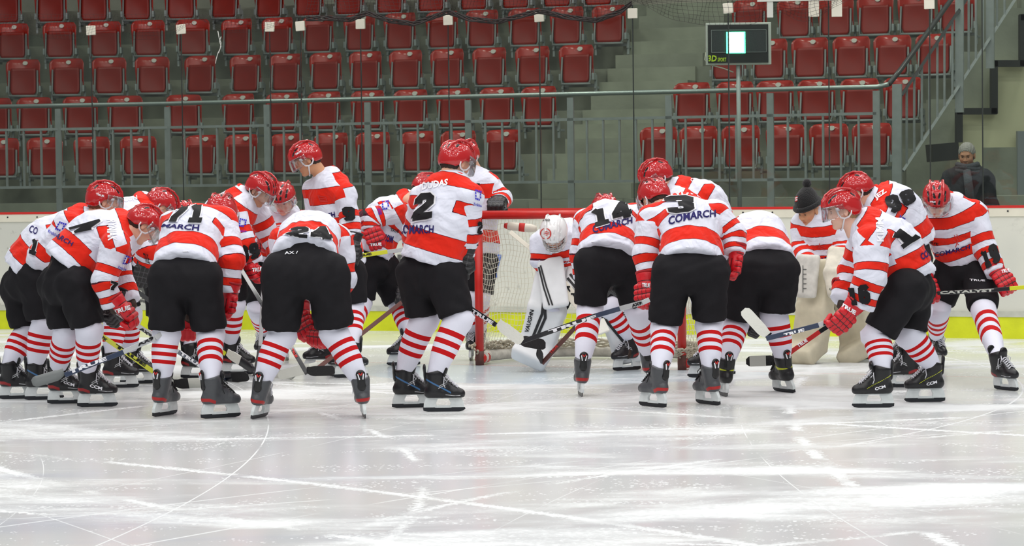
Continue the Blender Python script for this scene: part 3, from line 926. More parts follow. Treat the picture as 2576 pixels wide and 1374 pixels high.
for pl in ([(2412, 352), (2412, 280), (2500, 280), (2500, 160), (2572, 160), (2572, 44), (2640, 44)],):
    for i in range(len(pl) - 1):
        a, c = P(*pl[i], 31.5), P(*pl[i + 1], 31.5)
        e = (c - a).normalized() * .03
        MB().bar(a - e, c + e, .075, .12, (0, 0, 1) if abs(a.z - c.z) < .2 else (1, 0, 0)).obj('edge_band', M_STRING, st2)
MB().bar(P(2338, 386, 31.2), P(2404, 380, 31.2), .2, .5, (0, 0, 1)).obj('edge_band', M_STRING, st2)
poly_block('door_1', [(2560, 620), (2560, 330), (2600, 330), (2600, 620)], 31.4, .1, mat('grey_door', (120, 126, 128), .5), 'grey door edge in the right wall')

# ------------------------------------------------------------------ scoreboard on its post
q, _ = board_at(1857); Ysb = q.y + .9
sb = thing('led_display', 'small electronic display with a bright green lit square, on a thin pole behind the glass', 'display', P(1857, 110, Ysb))
def LP(px, py, dy=0): return P(px, py, Ysb + dy) - sb.location
w_ = (LP(1940, 60) - LP(1776, 66)).length; cx_ = (LP(1776, 110) + LP(1940, 110)) / 2
rotm = Matrix.Rotation(-R(2), 3, 'Z')
zc_ = LP(1857, 110).z
M_FR = mat('aluminium_frame', (206, 208, 200), .4, metal=.2)
MB().box(cx_ + Vector((0, .04, 0)), (w_, .09, .425)).obj('housing', M_FR, sb, bevel=.004)
MB().box(cx_ + Vector((-.006, -.012, 0)), (w_ - .05, .02, .385)).obj('face_plate', mat('black_display_face', (14, 17, 17), .5), sb)
MB().box(cx_ + Vector((.0, -.024, .025)), (w_ * .84, .008, .225)).obj('led_field', mat('unlit_led_field', (40, 46, 48), .6, bump=.5, bscale=180), sb)
fx = MB()
for (a, c) in (((-.42, -.5), (.42, -.5)), ((-.42, .5), (.42, .5)), ((-.42, -.5), (-.42, .5)), ((.42, -.5), (.42, .5))):
    fx.bar(cx_ + Vector((a[0] * w_, -.03, .025 + a[1] * .225)), cx_ + Vector((c[0] * w_, -.03, .025 + c[1] * .225)), .006, .004, (0, 1, 0))
fx.obj('inner_frame', mat('thin_pale_frame', (140, 146, 144), .4), sb)
M_LED = mat('lit_green_led', (60, 255, 170), .5, emit=(90, 255, 190), estr=5.5)
lx = (LP(1851, 108) - Vector((0, 0, 0)))
MB().box((lx.x - .002, cx_.y - .032, zc_ + .01), (.19, .012, .215)).obj('lit_square', M_LED, sb)
M_LEDC = mat('lit_white_led', (235, 255, 245), .5, emit=(225, 255, 240), estr=5.0)
MB().box((lx.x + .0, cx_.y - .040, zc_ + .012), (.15, .006, .20)).obj('lit_core', M_LEDC, sb)
M_YTXT = mat('yellow_print', (196, 226, 40), .6)
FP = [o for o in sb.children if o.name.startswith('face_plate')][0]
letters(FP, '3D', [(1782, 139), (1804, 139), (1802, 155), (1780, 155)], M_YTXT, sb, bold=.03)
letters(FP, 'SPORT', [(1806, 145), (1827, 145), (1827, 155), (1805, 155)], M_YTXT, sb, bold=.02)
a = LP(1857, 158, .04); c = LP(1861, 535, .04)
MB().tube([a, c], .022, 8).obj('pole', mat('white_pole', (176, 182, 180), .45, metal=.2), sb, True)
MB().tube([LP(1776, 132, .03), LP(1773, 150, .02), LP(1782, 162, .02), LP(1820, 172, .02), LP(1845, 182, .04)], .006, 6).obj('cable', mat('white_cable', (214, 212, 196), .5), sb, True)
# pale rail with brackets at the top right
tr = thing('hanging_rail', 'white metal rail with brackets at the top edge, right of the display', 'rail')
qn, _ = board_at(2000); Yn = qn.y - .16
MB().bar(P(1905, -2, Yn), P(2105, -6, Yn), .05, .05, (0, 0, 1)).obj('rail_bar', M_FR, tr)
for px in (1937, 2047, 2105):
    MB().box(P(px, 22 if px < 2000 else 20, Yn), (.06 if px < 2000 else .10, .03, .17)).obj('bracket', M_FR if px < 2000 else M_CLIP, tr, bevel=.004)

# ------------------------------------------------------------------ dark netting above the glass
M_NET = mat('black_netting_cord', (34, 26, 26), .8)
def netting(name, low, topy, cell, r, label, rope=True):
    """low: lower edge in photo pixels; hangs just in front of the glass plane"""
    xs = [p[0] for p in low]; ys = [p[1] for p in low]
    root = thing(name, label, 'netting')
    b = MB(); x0, x1 = xs[0], xs[-1]; nx = int((x1 - x0) / cell); ny = int(max(2, (max(ys) - topy) / cell))
    def pt(u, v):
        px = x0 + (x1 - x0) * u; yb = np.interp(px, xs, ys); py = topy + (yb - topy) * v
        px2 = px + 4 * math.sin(v * 5 + u * 40)
        Y = board_at(px2)[0].y - .06 - .10 * abs(math.sin(u * 23 + v * 2))
        return P(px2, py, Y)
    grid = [[pt(i / nx, j / ny) for j in range(ny + 1)] for i in range(nx + 1)]
    for i in range(nx + 1): b.tube(grid[i], r, 3, cap=False)
    for j in range(ny + 1): b.tube([grid[i][j] for i in range(nx + 1)], r, 3, cap=False)
    tag(b.obj('mesh', M_NET, root), kind='stuff')
    if rope:
        rb = MB()
        for q in range(5):
            rb.tube([P(x, np.interp(x, xs, ys) + 5 * math.sin(x * .05 + q * 1.3), board_at(x)[0].y - .10 - .02 * q) for x in np.arange(x0, x1, 9)], .008, 4)
        rb.obj('gathered_edge', M_NET, root)
netting('safety_net', [(770, 47), (830, 46), (880, 50), (925, 33), (980, 52), (1040, 60), (1127, 30), (1180, 48), (1250, 55), (1357, 28), (1420, 42), (1500, 52), (1560, 30), (1596, 2)], -14, 9.5, .0014, 'black safety netting gathered in loops above the middle glass panels')
netting('safety_net', [(1596, 0), (1640, 26), (1700, 52), (1780, 64), (1860, 66), (1900, 58), (1960, 30), (2010, 52), (2030, 54), (2060, 40), (2110, 14), (2130, 0)], -16, 11, .0016, 'loose black safety netting sagging beside the lit display', rope=False)
netting('safety_net', [(-10, 96), (55, 73), (110, 96), (200, 100), (280, 73), (340, 100), (420, 97), (502, 48), (560, 84), (640, 80), (760, 50)], 36, 9.0, .0011, 'faint dark safety netting over the glass at the upper left', rope=False)

# white twine caught in the netting
qs, _ = board_at(552); Ys = qs.y - .12
tw = thing('twine', 'thin white twine dangling from the netting over a seat at the upper left', 'string', P(548, 78, Ys))
MB().tube([P(x, y, Ys) - tw.location for x, y in ((548, 78), (551, 95), (556, 108), (554, 122), (548, 134), (544, 148), (542, 160))], .0035, 5).obj('strand', M_WHITEPR, tw, True)
MB().tube([P(x, y, Ys) - tw.location for x, y in ((556, 92), (552, 104), (556, 116), (550, 134))], .003, 5).obj('strand', M_WHITEPR, tw, True)
# ------------------------------------------------------------------ player kit: templates
M_JW = mat_jersey('jersey_cloth', (226, 228, 242), (226, 42, 25), (80, 18, 40))
M_RED = mat('red_cloth', (228, 44, 28), 0.75, bump=0.2, bscale=25, spec=0.2)
M_PANT = mat('black_pants_cloth', (33, 32, 35), 0.75, bump=0.25, bscale=14, spec=0.12, vary=0.15, vscale=9)
M_SOCKW = mat('white_sock', (228, 229, 243), 0.85, bump=0.2, bscale=22, spec=0.15)
M_SOCKR = mat('red_sock', (196, 26, 30), 0.85, bump=0.2, bscale=22, spec=0.15)
M_BLACKNUM = mat('black_print', (22, 22, 25), 0.7, spec=0.25)
M_WHITENUM = mat('white_print', (240, 240, 246), 0.7, spec=0.25)
M_BLUEPRINT = mat('navy_print', (36, 30, 96), 0.7, spec=0.25)
M_BLUELOGO = mat('blue_print', (50, 50, 190), 0.7, spec=0.25)
M_REDPRINT = mat('red_print', (205, 50, 45), 0.7)
M_HELM = mat_two('helmet_shell', (186, 14, 20), (10, 8, 8), 'dark', rough=0.45, coat=1.0, bump=0.0, r2=0.8, coatbump=1.0, spec=.2)
M_HELMW = mat_two('goalie_mask_shell', (236, 236, 236), (10, 8, 8), 'dark', rough=0.3, coat=0.8, bump=0.0, r2=0.8)
M_STRAP = mat('white_strap', (228, 228, 232), 0.5)
M_VISOR = mat_glass('clear_visor', (250, 251, 252), 0.07, 0.03)
M_GLOVER = mat('red_glove_leather', (206, 20, 34), 0.45, bump=0.2, bscale=40)
M_GLOVEK = mat('black_glove_leather', (20, 20, 22), 0.45, bump=0.2, bscale=40)
M_BOOTK = mat_two('black_skate_boot', (24, 24, 27), (150, 24, 26), 'acc', rough=0.35, bump=0.1, bscale=60)
M_BOOTG = mat_two('grey_skate_boot', (74, 76, 80), (176, 30, 30), 'acc', rough=0.35, bump=0.1, bscale=60)
M_BOOTY = mat_two('black_yellow_skate_boot', (24, 24, 26), (196, 206, 30), 'acc', rough=0.35, bump=0.1, bscale=60)
M_BOOTB = mat_two('black_blue_skate_boot', (22, 22, 26), (60, 110, 160), 'acc', rough=0.35, bump=0.1, bscale=60)
M_GUARD = mat('black_tendon_guard', (16, 16, 18), 0.3)
M_HOLD = mat('white_blade_holder', (222, 228, 228), 0.35, bump=0.05, vary=0.08, vscale=30)
M_STEEL = mat('skate_steel', (60, 62, 66), 0.35, metal=0.8)
M_LACE = mat('lace', (215, 215, 222), 0.8)
M_LACEK = mat('black_lace', (30, 30, 32), 0.8)

def mat_skin(name, col):
    m = bpy.data.materials.new(name); m.use_nodes = True
    nt = m.node_tree; N = nt.nodes; L = nt.links; b = N['Principled BSDF']
    a = N.new('ShaderNodeAttribute'); a.attribute_name = 'tint'
    mx = N.new('ShaderNodeMix'); mx.data_type = 'RGBA'; mx.blend_type = 'MULTIPLY'; mx.inputs['Factor'].default_value = 1
    mx.inputs['A'].default_value = srgb(col) + (1,)
    L.new(a.outputs['Color'], mx.inputs['B']); L.new(mx.outputs['Result'], b.inputs['Base Color'])
    b.inputs['Roughness'].default_value = 0.5
    b.inputs['Subsurface Weight'].default_value = 0.0
    b.inputs['Specular IOR Level'].default_value = 0.35
    return m
SKIN = {k: mat_skin('skin_' + k, c) for k, c in dict(fair=(226, 176, 150), warm=(208, 152, 116), pale=(232, 188, 166), tan=(196, 142, 112)).items()}
HAIR = {k: mat('hair_' + k, c, 0.7, bump=0.6, bscale=90, stretch=(1, 1, 0.2)) for k, c in dict(dark=(46, 34, 26), brown=(84, 60, 44), red=(110, 66, 40), blond=(160, 130, 92), grey=(150, 146, 140)).items()}

def build_head():
    """head looking along +X, origin at its middle"""
    h = 0.0042
    skull = [ell((-.014, 0, .03), (.098, .078, .088)), ell((.03, 0, -.03), (.060, .062, .085)), ell((.018, 0, -.07), (.056, .053, .046))]
    soft = [ell((.066, 0, -.103), (.026, .026, .020)), cap((.080, -.026, .022), (.080, .026, .022), .012),
            ell((.058, .036, -.028), (.028, .025, .030)), ell((.058, -.036, -.028), (.028, .025, .030)), cap((-.03, 0, -.06), (-.045, 0, -.17), .056, .058)]
    nose = [cap((.088, 0, .008), (.106, 0, -.030), .007, .011), ell((.094, .012, -.034), (.011, .008, .008)), ell((.094, -.012, -.034), (.011, .008, .008))]
    lips = [cap((.086, -.017, -.062), (.086, .017, -.062), .006), cap((.085, -.014, -.072), (.085, .014, -.072), .0065)]
    eyes = [ell((.0735, .030, .001), (.0135, .0135, .0120)), ell((.0735, -.030, .001), (.0135, .0135, .0120))]
    sock = [ell((.100, .031, .002), (.022, .020, .013)), ell((.100, -.031, .002), (.022, .020, .013))]
    ears = []
    for s in (1, -1):
        ears += [ell((-.006, s * .080, -.008), (.019, .009, .033)), ell((-.002, s * .079, -.032), (.010, .007, .013))]
    dent = [ell((-.001, s * .092, -.004), (.009, .007, .016)) for s in (1, -1)]
    def fn(X):
        d = smin(union(skull, X, .03), union(soft, X, .016), .022)
        d = smin(d, union(nose, X, .008), .010)
        e = union(sock, X, .0)
        d = -smin(-d, e, .012)
        d = smin(d, union(eyes, X, 0), .003)
        d = smin(d, union(lips, X, .002), .006)
        d = smin(d, union(ears, X, .006), .004)
        d = -smin(-d, union(dent, X, 0), .006)
        return d
    V, F = nets(fn, (-.13, -.1, -.235), (.13, .1, .13), h)
    V = relax(V, F, 1)
    T = np.ones((len(V), 4))
    x, y, z = V[:, 0], V[:, 1], V[:, 2]
    def blob(c, r):
        return np.clip(1.35 - np.sqrt((((V - np.array(c)) / np.array(r)) ** 2).sum(1)), 0, 0.5) / 0.5
    for s in (1, -1):
        w = blob((.086, s * .031, .001), (.012, .013, .0065)); T[:, :3] = T[:, :3] * (1 - w[:, None]) + np.array([.95, 1.15, 1.3]) * w[:, None] * .8
        w = blob((.090, s * .030, .001), (.014, .0060, .0062)); T[:, :3] = T[:, :3] * (1 - w[:, None]) + np.array([.10, .09, .09]) * w[:, None]
        w = blob((.088, s * .031, .0095), (.012, .015, .0028)); T[:, :3] = T[:, :3] * (1 - w[:, None]) + np.array([.35, .28, .25]) * w[:, None]
        w = blob((.089, s * .031, .0235), (.014, .019, .0042)); T[:, :3] = T[:, :3] * (1 - w[:, None]) + np.array([.30, .24, .22]) * w[:, None]
        w = blob((.055, s * .045, -.036), (.03, .025, .022)); T[:, :3] *= 1 - w[:, None] * np.array([0.0, .14, .14])
    w = blob((.090, 0, -.0675), (.012, .020, .009)); T[:, :3] = T[:, :3] * (1 - w[:, None]) + np.array([.80, .52, .52]) * w[:, None]
    w = blob((.096, 0, -.067), (.012, .017, .0016)); T[:, :3] *= 1 - .6 * w[:, None]
    w = blob((.103, 0, -.037), (.01, .013, .003)); T[:, :3] *= 1 - .45 * w[:, None]
    return V, F, T
HEADV, HEADF, HEADT = build_head()

def build_hair(longer=False):
    out = [ell((-.018, 0, .034), (.104, .085, .094)), ell((-.05, 0, -.02), (.064, .074, .075))]
    def fn(X):
        d = union(out, X, .03)
        x, z, y = X[..., 0], X[..., 2], np.abs(X[..., 1])
        cut = np.maximum((x - .052 - 0.4 * z), (-.075 - z) + 0 * x)
        earhole = sd(ell((.012, 0, -.03), (.032, .2, .045)), X)
        front = sd(ell((.075, 0, -.05), (.085, .09, .115)), X)
        d = np.maximum(d, cut); d = np.maximum(d, -earhole); d = np.maximum(d, -front)
        d = d + 0.0022 * np.sin(X[..., 1] * 260 + 2 * np.sin(z * 60)) + .001 * np.sin(x * 300)
        return d
    V, F = nets(fn, (-.14, -.11, -.11), (.12, .11, .14), .006)
    return V, F
HAIRV, HAIRF = build_hair()

def build_helmet():
    h = .0055
    outer = [ell((-.006, 0, .030), (.132, .108, .112)), ell((-.055, 0, -.005), (.082, .094, .085))]
    inner = [ell((-.010, 0, .028), (.112, .091, .098)), ell((-.05, 0, -.01), (.068, .083, .085))]
    ridges = []
    for s in (1, -1):
        pts = [(.128 * math.cos(a) - .004, s * (.040 + .012 * math.sin(a)), .036 + .112 * math.sin(a)) for a in [R(t) for t in (8, 28, 50, 75, 100, 125, 150, 172)]]
        ridges += [cap(pts[i], pts[i + 1], .008) for i in range(len(pts) - 1)]
        pts = [(.108 * math.cos(a) - .012, s * .104 * math.sqrt(1 - (.108 * math.cos(a) / .136) ** 2) * (1 - .18 * math.sin(a)), .030 + .045 * math.sin(a)) for a in [R(t) for t in (20, 45, 70, 100, 130, 160)]]
        ridges += [cap(pts[i], pts[i + 1], .006) for i in range(len(pts) - 1)]
    vents = []
    for s in (1, -1):
        for (a, y, l) in ((24, .018, .011), (36, .062, .013), (50, .020, .016), (62, .066, .016), (84, .022, .016), (128, .028, .017), (140, .066, .013), (158, .024, .013)):
            c = Vector((.127 * math.cos(R(a)) * math.sqrt(max(.1, 1 - (y / .11) ** 2)) - .006, s * y, .030 + .11 * math.sin(R(a)) * math.sqrt(max(.1, 1 - (y / .11) ** 2))))
            t = Vector((-math.sin(R(a)), s * .25, math.cos(R(a)))).normalized() * l
            vents.append(cap(c - t, c + t, .0062, .0042))
    def fn(X):
        d = union(outer, X, .02)
        d = smin(d, union(ridges, X, .004), .010)
        d = np.maximum(d, -union(inner, X, .02))
        x, z, y = X[..., 0], X[..., 2], X[..., 1]
        low = np.where(x > .06, .030, np.where(x > -.01, .030 - (0.06 - x) * .55, np.where(x > -.06, -.0085 - (-.01 - x) * .95, -.056)))
        low = low + .010 * np.sin(np.clip(np.abs(y) * 20, 0, 3)) * (x > .05)
        d = np.maximum(d, (low - z) * .8)
        d = np.maximum(d, -sd(cap((.012, -.2, -.028), (.012, .2, -.028), .036), X))
        d = np.maximum(d, -union(vents, X, 0))
        return d
    V, F = nets(fn, (-.15, -.125, -.09), (.15, .125, .16), h)
    X = V
    ind = union(inner, X, .02); dv = union(vents, X, 0)
    dark = np.maximum(.006 - ind, .0035 - dv) * 10
    return V, F, dark
HELMV, HELMF, HELMD = build_helmet()
ME_HELM = mesh_np('helmet', HELMV, HELMF, M_HELM, {'dark': HELMD})
ME_HAIR = {k: mesh_np('hair', HAIRV, HAIRF, HAIR[k]) for k in HAIR}

def build_visor():
    b = MB(); n = 22; rows = 7; vs = []
    for k in (0, 1):
        for j in range(rows):
            t = j / (rows - 1)
            for i in range(n + 1):
                a = R(-88 + 176 * i / n); q = abs(a) / R(88)
                z = .048 - t * (.098 - .035 * q ** 3)
                rr = (.128 + .012 * math.sin(t * 1.6) + k * .003)
                vs.append((rr * math.cos(a) * 1.02 + .004, (rr - .014) * math.sin(a), z))
    w = n + 1; m = rows * w; fs = []
    for j in range(rows - 1):
        for i in range(n):
            a = j * w + i
            fs.append((a, a + 1, a + w + 1, a + w)); fs.append((m + a, m + a + w, m + a + w + 1, m + a + 1))
    for i in range(n):
        fs.append((i, m + i, m + i + 1, i + 1)); a = (rows - 1) * w + i; fs.append((a, a + 1, m + a + 1, m + a))
    for j in range(rows - 1):
        fs.append((j * w, (j + 1) * w, m + (j + 1) * w, m + j * w)); a = j * w + n; fs.append((a, m + a, m + a + w, a + w))
    b.add(vs, fs)
    return b.mesh('visor', M_VISOR, True)
ME_VISOR = build_visor()
def build_strap():
    b = MB()
    for s in (1, -1):
        loop = [(.055, s * .092, .012), (.050, s * .089, -.020), (.038, s * .083, -.044), (.012, s * .081, -.056), (-.016, s * .085, -.052), (-.036, s * .091, -.034), (-.042, s * .096, -.012)]
        b.tube(loop, .0062, 6)
        b.tube([(.016, s * .082, -.056), (.026, s * .070, -.082), (.036, s * .045, -.118), (.040, s * .0, -.134)], .0058, 6)
        b.box((.050, s * .096, .016), (.026, .006, .024))
    return b.mesh('chin_strap', M_STRAP, True)
ME_STRAP = build_strap()

def build_glove():
    rolls = [cap((-.050, y, .048), (.050, y, .048), .021) for y in (-.060, -.024, .010)]
    palm = [ell((0, -.03, .022), (.062, .070, .040))]
    cuff = [cap((0, -.075, .020), (0, -.150, .018), .056, .070, .8, (0, 0, 1))]
    f = []
    for i, (x, l) in enumerate(((-.045, .92), (-.015, 1.05), (.015, 1.0), (.044, .86))):
        p = [(x, .020, .040), (x * 1.04, .020 + .036 * l, .026), (x * 1.04, .024 + .034 * l, -.014), (x, .010, -.036 * l)]
        f.append([cap(p[k], p[k + 1], r, r2) for k, (r, r2) in enumerate(((.0185, .018), (.018, .0165), (.0165, .0145)))])
    thumb = [cap((-.058, -.045, .010), (-.068, -.005, -.012), .020, .019), cap((-.068, -.005, -.012), (-.046, .034, -.034), .019, .015)]
    def fn(X):
        d = smin(union(palm, X, .01), union(rolls, X, .004), .008)
        d = smin(d, union(cuff, X, .01), .010)
        for g in f: d = np.minimum(d, smin(union(g, X, .006), d, .003))
        d = smin(d, union(thumb, X, .008), .005)
        d = np.maximum(d, (-.148 - X[..., 1]))
        return d
    V, F = nets(fn, (-.1, -.16, -.07), (.1, .09, .1), .006)
    return V, F
GLV, GLF = build_glove()
gx, gy, gz = GLV.T
seam = np.full(len(GLV), -1.0)
for q in (-.092, -.042, -.007, .030): seam = np.maximum(seam, np.where(gz > .02, .0032 - np.abs(gy - q), -1))
for q in (-.030, .0, .030): seam = np.maximum(seam, np.where((gz > .02) & (gy > -.085), .0026 - np.abs(gx - q), -1))
seam = np.maximum(seam, .0030 - np.abs(gz + .0) * 1.0 - 1.0 * (np.abs(gy) > .06))
M_GLR = mat_two('red_glove', (206, 20, 34), (88, 8, 16), 'seam', rough=.45, bump=.2, bscale=40)
M_GLK = mat_two('black_glove', (26, 26, 29), (70, 70, 74), 'seam', rough=.45, bump=.2, bscale=40)
ME_GLOVE = {'r': mesh_np('glove', GLV, GLF, M_GLR, {'seam': seam}), 'k': mesh_np('glove', GLV, GLF, M_GLK, {'seam': seam})}
def build_cuff():
    b = MB(); rg = []; n = 18
    for (y, r) in ((-.142, .060), (-.150, .074), (-.158, .074), (-.160, .060)):
        rg.append([(r * math.cos(2 * PI * k / n), y, .018 + r * .8 * math.sin(2 * PI * k / n)) for k in range(n)])
    vs = [v for g in rg for v in g]; fs = []
    for i in range(4):
        j = (i + 1) % 4
        for k in range(n): fs.append((i * n + k, i * n + (k + 1) % n, j * n + (k + 1) % n, j * n + k))
    b.add(vs, fs)
    return b
ME_CUFF = {'r': build_cuff().mesh('cuff', mat('cuff_roll', (170, 16, 26), 0.6), True), 'k': build_cuff().mesh('cuff', mat('cuff_roll_dark', (40, 40, 44), 0.6), True)}

def build_skate():
    boot = [cap((-.088, 0, .132), (-.01, 0, .128), .040, .036), cap((-.01, 0, .128), (.080, 0, .124), .038, .042), cap((.080, 0, .124), (.118, 0, .122), .042, .036),
            cap((-.058, 0, .145), (-.054, 0, .252), .052, .066), cap((-.03, 0, .220), (.075, 0, .142), .044, .034)]
    def fn(X):
        d = union(boot, X * np.array([1, 1.04, 1]), .022)
        d = np.maximum(d, .096 - X[..., 2]); d = np.maximum(d, X[..., 2] - (.280 + .25 * (X[..., 0] + .05)))
        return d
    V, F = nets(fn, (-.15, -.075, .07), (.17, .075, .31), .006)
    x, y, z = V.T
    a1 = .011 - np.abs(z - (.126 + .55 * np.clip(x + .085, -.05, .2) * -1 * (x > -.085) * .7 + .0)) * 1.0
    acc = np.where((x < -.035), a1, -1.0)
    return V, F, acc
SKV, SKF, SKA = build_skate()
ME_BOOT = {}
x_, y_, z_ = SKV.T
acc2 = np.where((z_ > .185) & (z_ < .225) & (x_ < .0), .012 - np.abs(z_ - .196 - .25 * (x_ + .05)), -1)
acc3 = np.where(x_ < .06, .006 - np.abs(z_ - .190 + .55 * (x_ + .05)), -1)
for k, m, a in (('K', M_BOOTK, SKA), ('G', M_BOOTG, SKA), ('Y', M_BOOTY, acc2), ('B', M_BOOTB, acc3), ('N', M_BOOTY, acc3 - .003)):
    ME_BOOT[k] = mesh_np('skate', SKV, SKF, m, {'acc': a})
def build_guard():
    pr = [cap((-.112, 0, .215), (-.118, 0, .250), .030, .023, .45, (1, 0, 0)), cap((-.118, 0, .250), (-.122, 0, .295), .023, .033, .36, (1, 0, 0))]
    V, F = nets(lambda X: union(pr, X, .01), *bounds(pr, 0), .005)
    return mesh_np('tendon_guard', V, F, M_GUARD)
ME_GUARD = build_guard()
b = MB()
for s_ in (-1, 1): b.bar((-.136, s_ * .019, .300), (-.131, s_ * .011, .262), .007, .004, (0, 1, 0))
ME_GMW = b.mesh('guard_slots', M_WHITENUM)
b = MB()
for s_ in (-1, 1): b.bar((-.136, s_ * .012, .308), (-.135, 0, .290), .006, .004, (0, 1, 0))
ME_GMR = b.mesh('guard_badge', M_REDPRINT)
def build_tongue():
    pr = [cap((.0, 0, .215), (.022, 0, .285), .036, .034, .45, (1, 0, 0))]
    V, F = nets(lambda X: union(pr, X, .01), *bounds(pr, 0), .006)
    return mesh_np('tongue', V, F, M_GUARD)
ME_TONGUE = build_tongue()
def build_holder():
    b = MB()
    t = .011
    b.prism([(-.112, .100), (-.026, .100), (-.046, .060), (-.040, .030), (-.130, .030), (-.128, .058)], -t, t)
    b.prism([(.034, .100), (.124, .100), (.142, .058), (.148, .030), (.045, .030), (.055, .060)], -t, t)
    b.prism([(-.060, .100), (.060, .100), (.056, .088), (-.056, .088)], -t * .8, t * .8)
    b.prism([(-.050, .044), (.056, .044), (.060, .026), (-.054, .026)], -t * .6, t * .6)
    return b.mesh('blade_holder', M_HOLD, bevel=.003)
ME_HOLD = build_holder()
def build_blade():
    b = MB()
    b.prism([(-.134, .030), (.150, .030), (.154, .020), (.140, .007), (.11, .001), (-.10, .001), (-.132, .009)], -.0022, .0022)
    return b.mesh('blade', M_STEEL)
ME_BLADE = build_blade()
def build_laces(m):
    b = MB()
    P0 = [(-.0 + .092 * t, .222 - .082 * t + .038) for t in np.linspace(-.05, .98, 8)]
    for i, (x, z) in enumerate(P0):
        s = 1 if i % 2 else -1
        b.tube([(x, s * .028, z - .010), (x + .006, 0, z + .004), (x + .012, -s * .028, z - .012)], .0038, 5)
        b.tube([(x + .002, -s * .028, z - .010), (x + .008, 0, z + .003), (x + .013, s * .028, z - .012)], .0034, 5)
    for s in (1, -1):
        b.tube([(.0, 0, .248), (.02, s * .025, .262), (.045, s * .040, .235), (.03, s * .042, .205), (.0, s * .01, .24)], .0034, 5)
        b.tube([(.0, 0, .248), (.012, s * .045, .235), (.008, s * .052, .19), (.018, s * .054, .165)], .003, 5)
    return b.mesh('laces', m, True)
ME_LACE = {'w': build_laces(M_LACE), 'k': build_laces(M_LACEK)}

b = MB()
for s_ in (-1, 1):
    for dz in (0, .012):
        b.tube([(-.092, s_ * .038, .138 + dz), (-.050, s_ * .0445, .150 + dz), (.0, s_ * .041, .176 + dz), (.03, s_ * .033, .190 + dz)], .0028, 5)
    b.tube([(.02, s_ * .0405, .118), (.075, s_ * .043, .112), (.12, s_ * .036, .112)], .0024, 5)
ME_TRIM = b.mesh('boot_trim', mat('silver_trim', (190, 192, 196), .4), True)
def place(o, M):
    o.matrix_basis = wm(o.parent).inverted() @ M if o.parent else M
    return o
def frame(x, y, z, o):
    M = Matrix((x, y, z)).transposed().to_4x4(); M.translation = o
    return M

# ------------------------------------------------------------------ a person
def unit(v): return v / (np.linalg.norm(v) + 1e-9)
PEOPLE = {}
def polyparam(X, pts):
    """nearest point on a polyline: distance, arc length"""
    best = np.full(len(X), 1e9); arc = np.zeros(len(X)); s0 = 0
    for i in range(len(pts) - 1):
        a, b = pts[i], pts[i + 1]; ba = b - a; l = np.linalg.norm(ba)
        h = ((X - a) @ ba) / (l * l)
        if i > 0: h = np.maximum(h, 0)
        if i < len(pts) - 2: h = np.minimum(h, 1)
        hc = np.clip(h, 0, 1)
        d = np.linalg.norm(X - a - hc[:, None] * ba, axis=1)
        m = d < best; best = np.where(m, d, best); arc = np.where(m, s0 + h * l, arc); s0 += l
    return best, arc, s0
def band(v, bands):
    f = np.full(len(v), -1.0)
    for a, b in bands: f = np.maximum(f, np.minimum(v - a, b - v))
    return f
def wrinkle(V, N, amp, seed):
    rg = np.random.RandomState(seed)
    d = np.zeros(len(V))
    for i in range(5):
        k = rg.normal(size=3); k = k / np.linalg.norm(k) * (2 * PI / rg.uniform(.09, .22))
        k2 = rg.normal(size=3) * 14
        d += np.sin(V @ k + 2.2 * np.sin(V @ k2 + rg.uniform(0, 6))) * rg.uniform(.4, 1)
    return V + N * (d * amp / 2.5)[:, None]

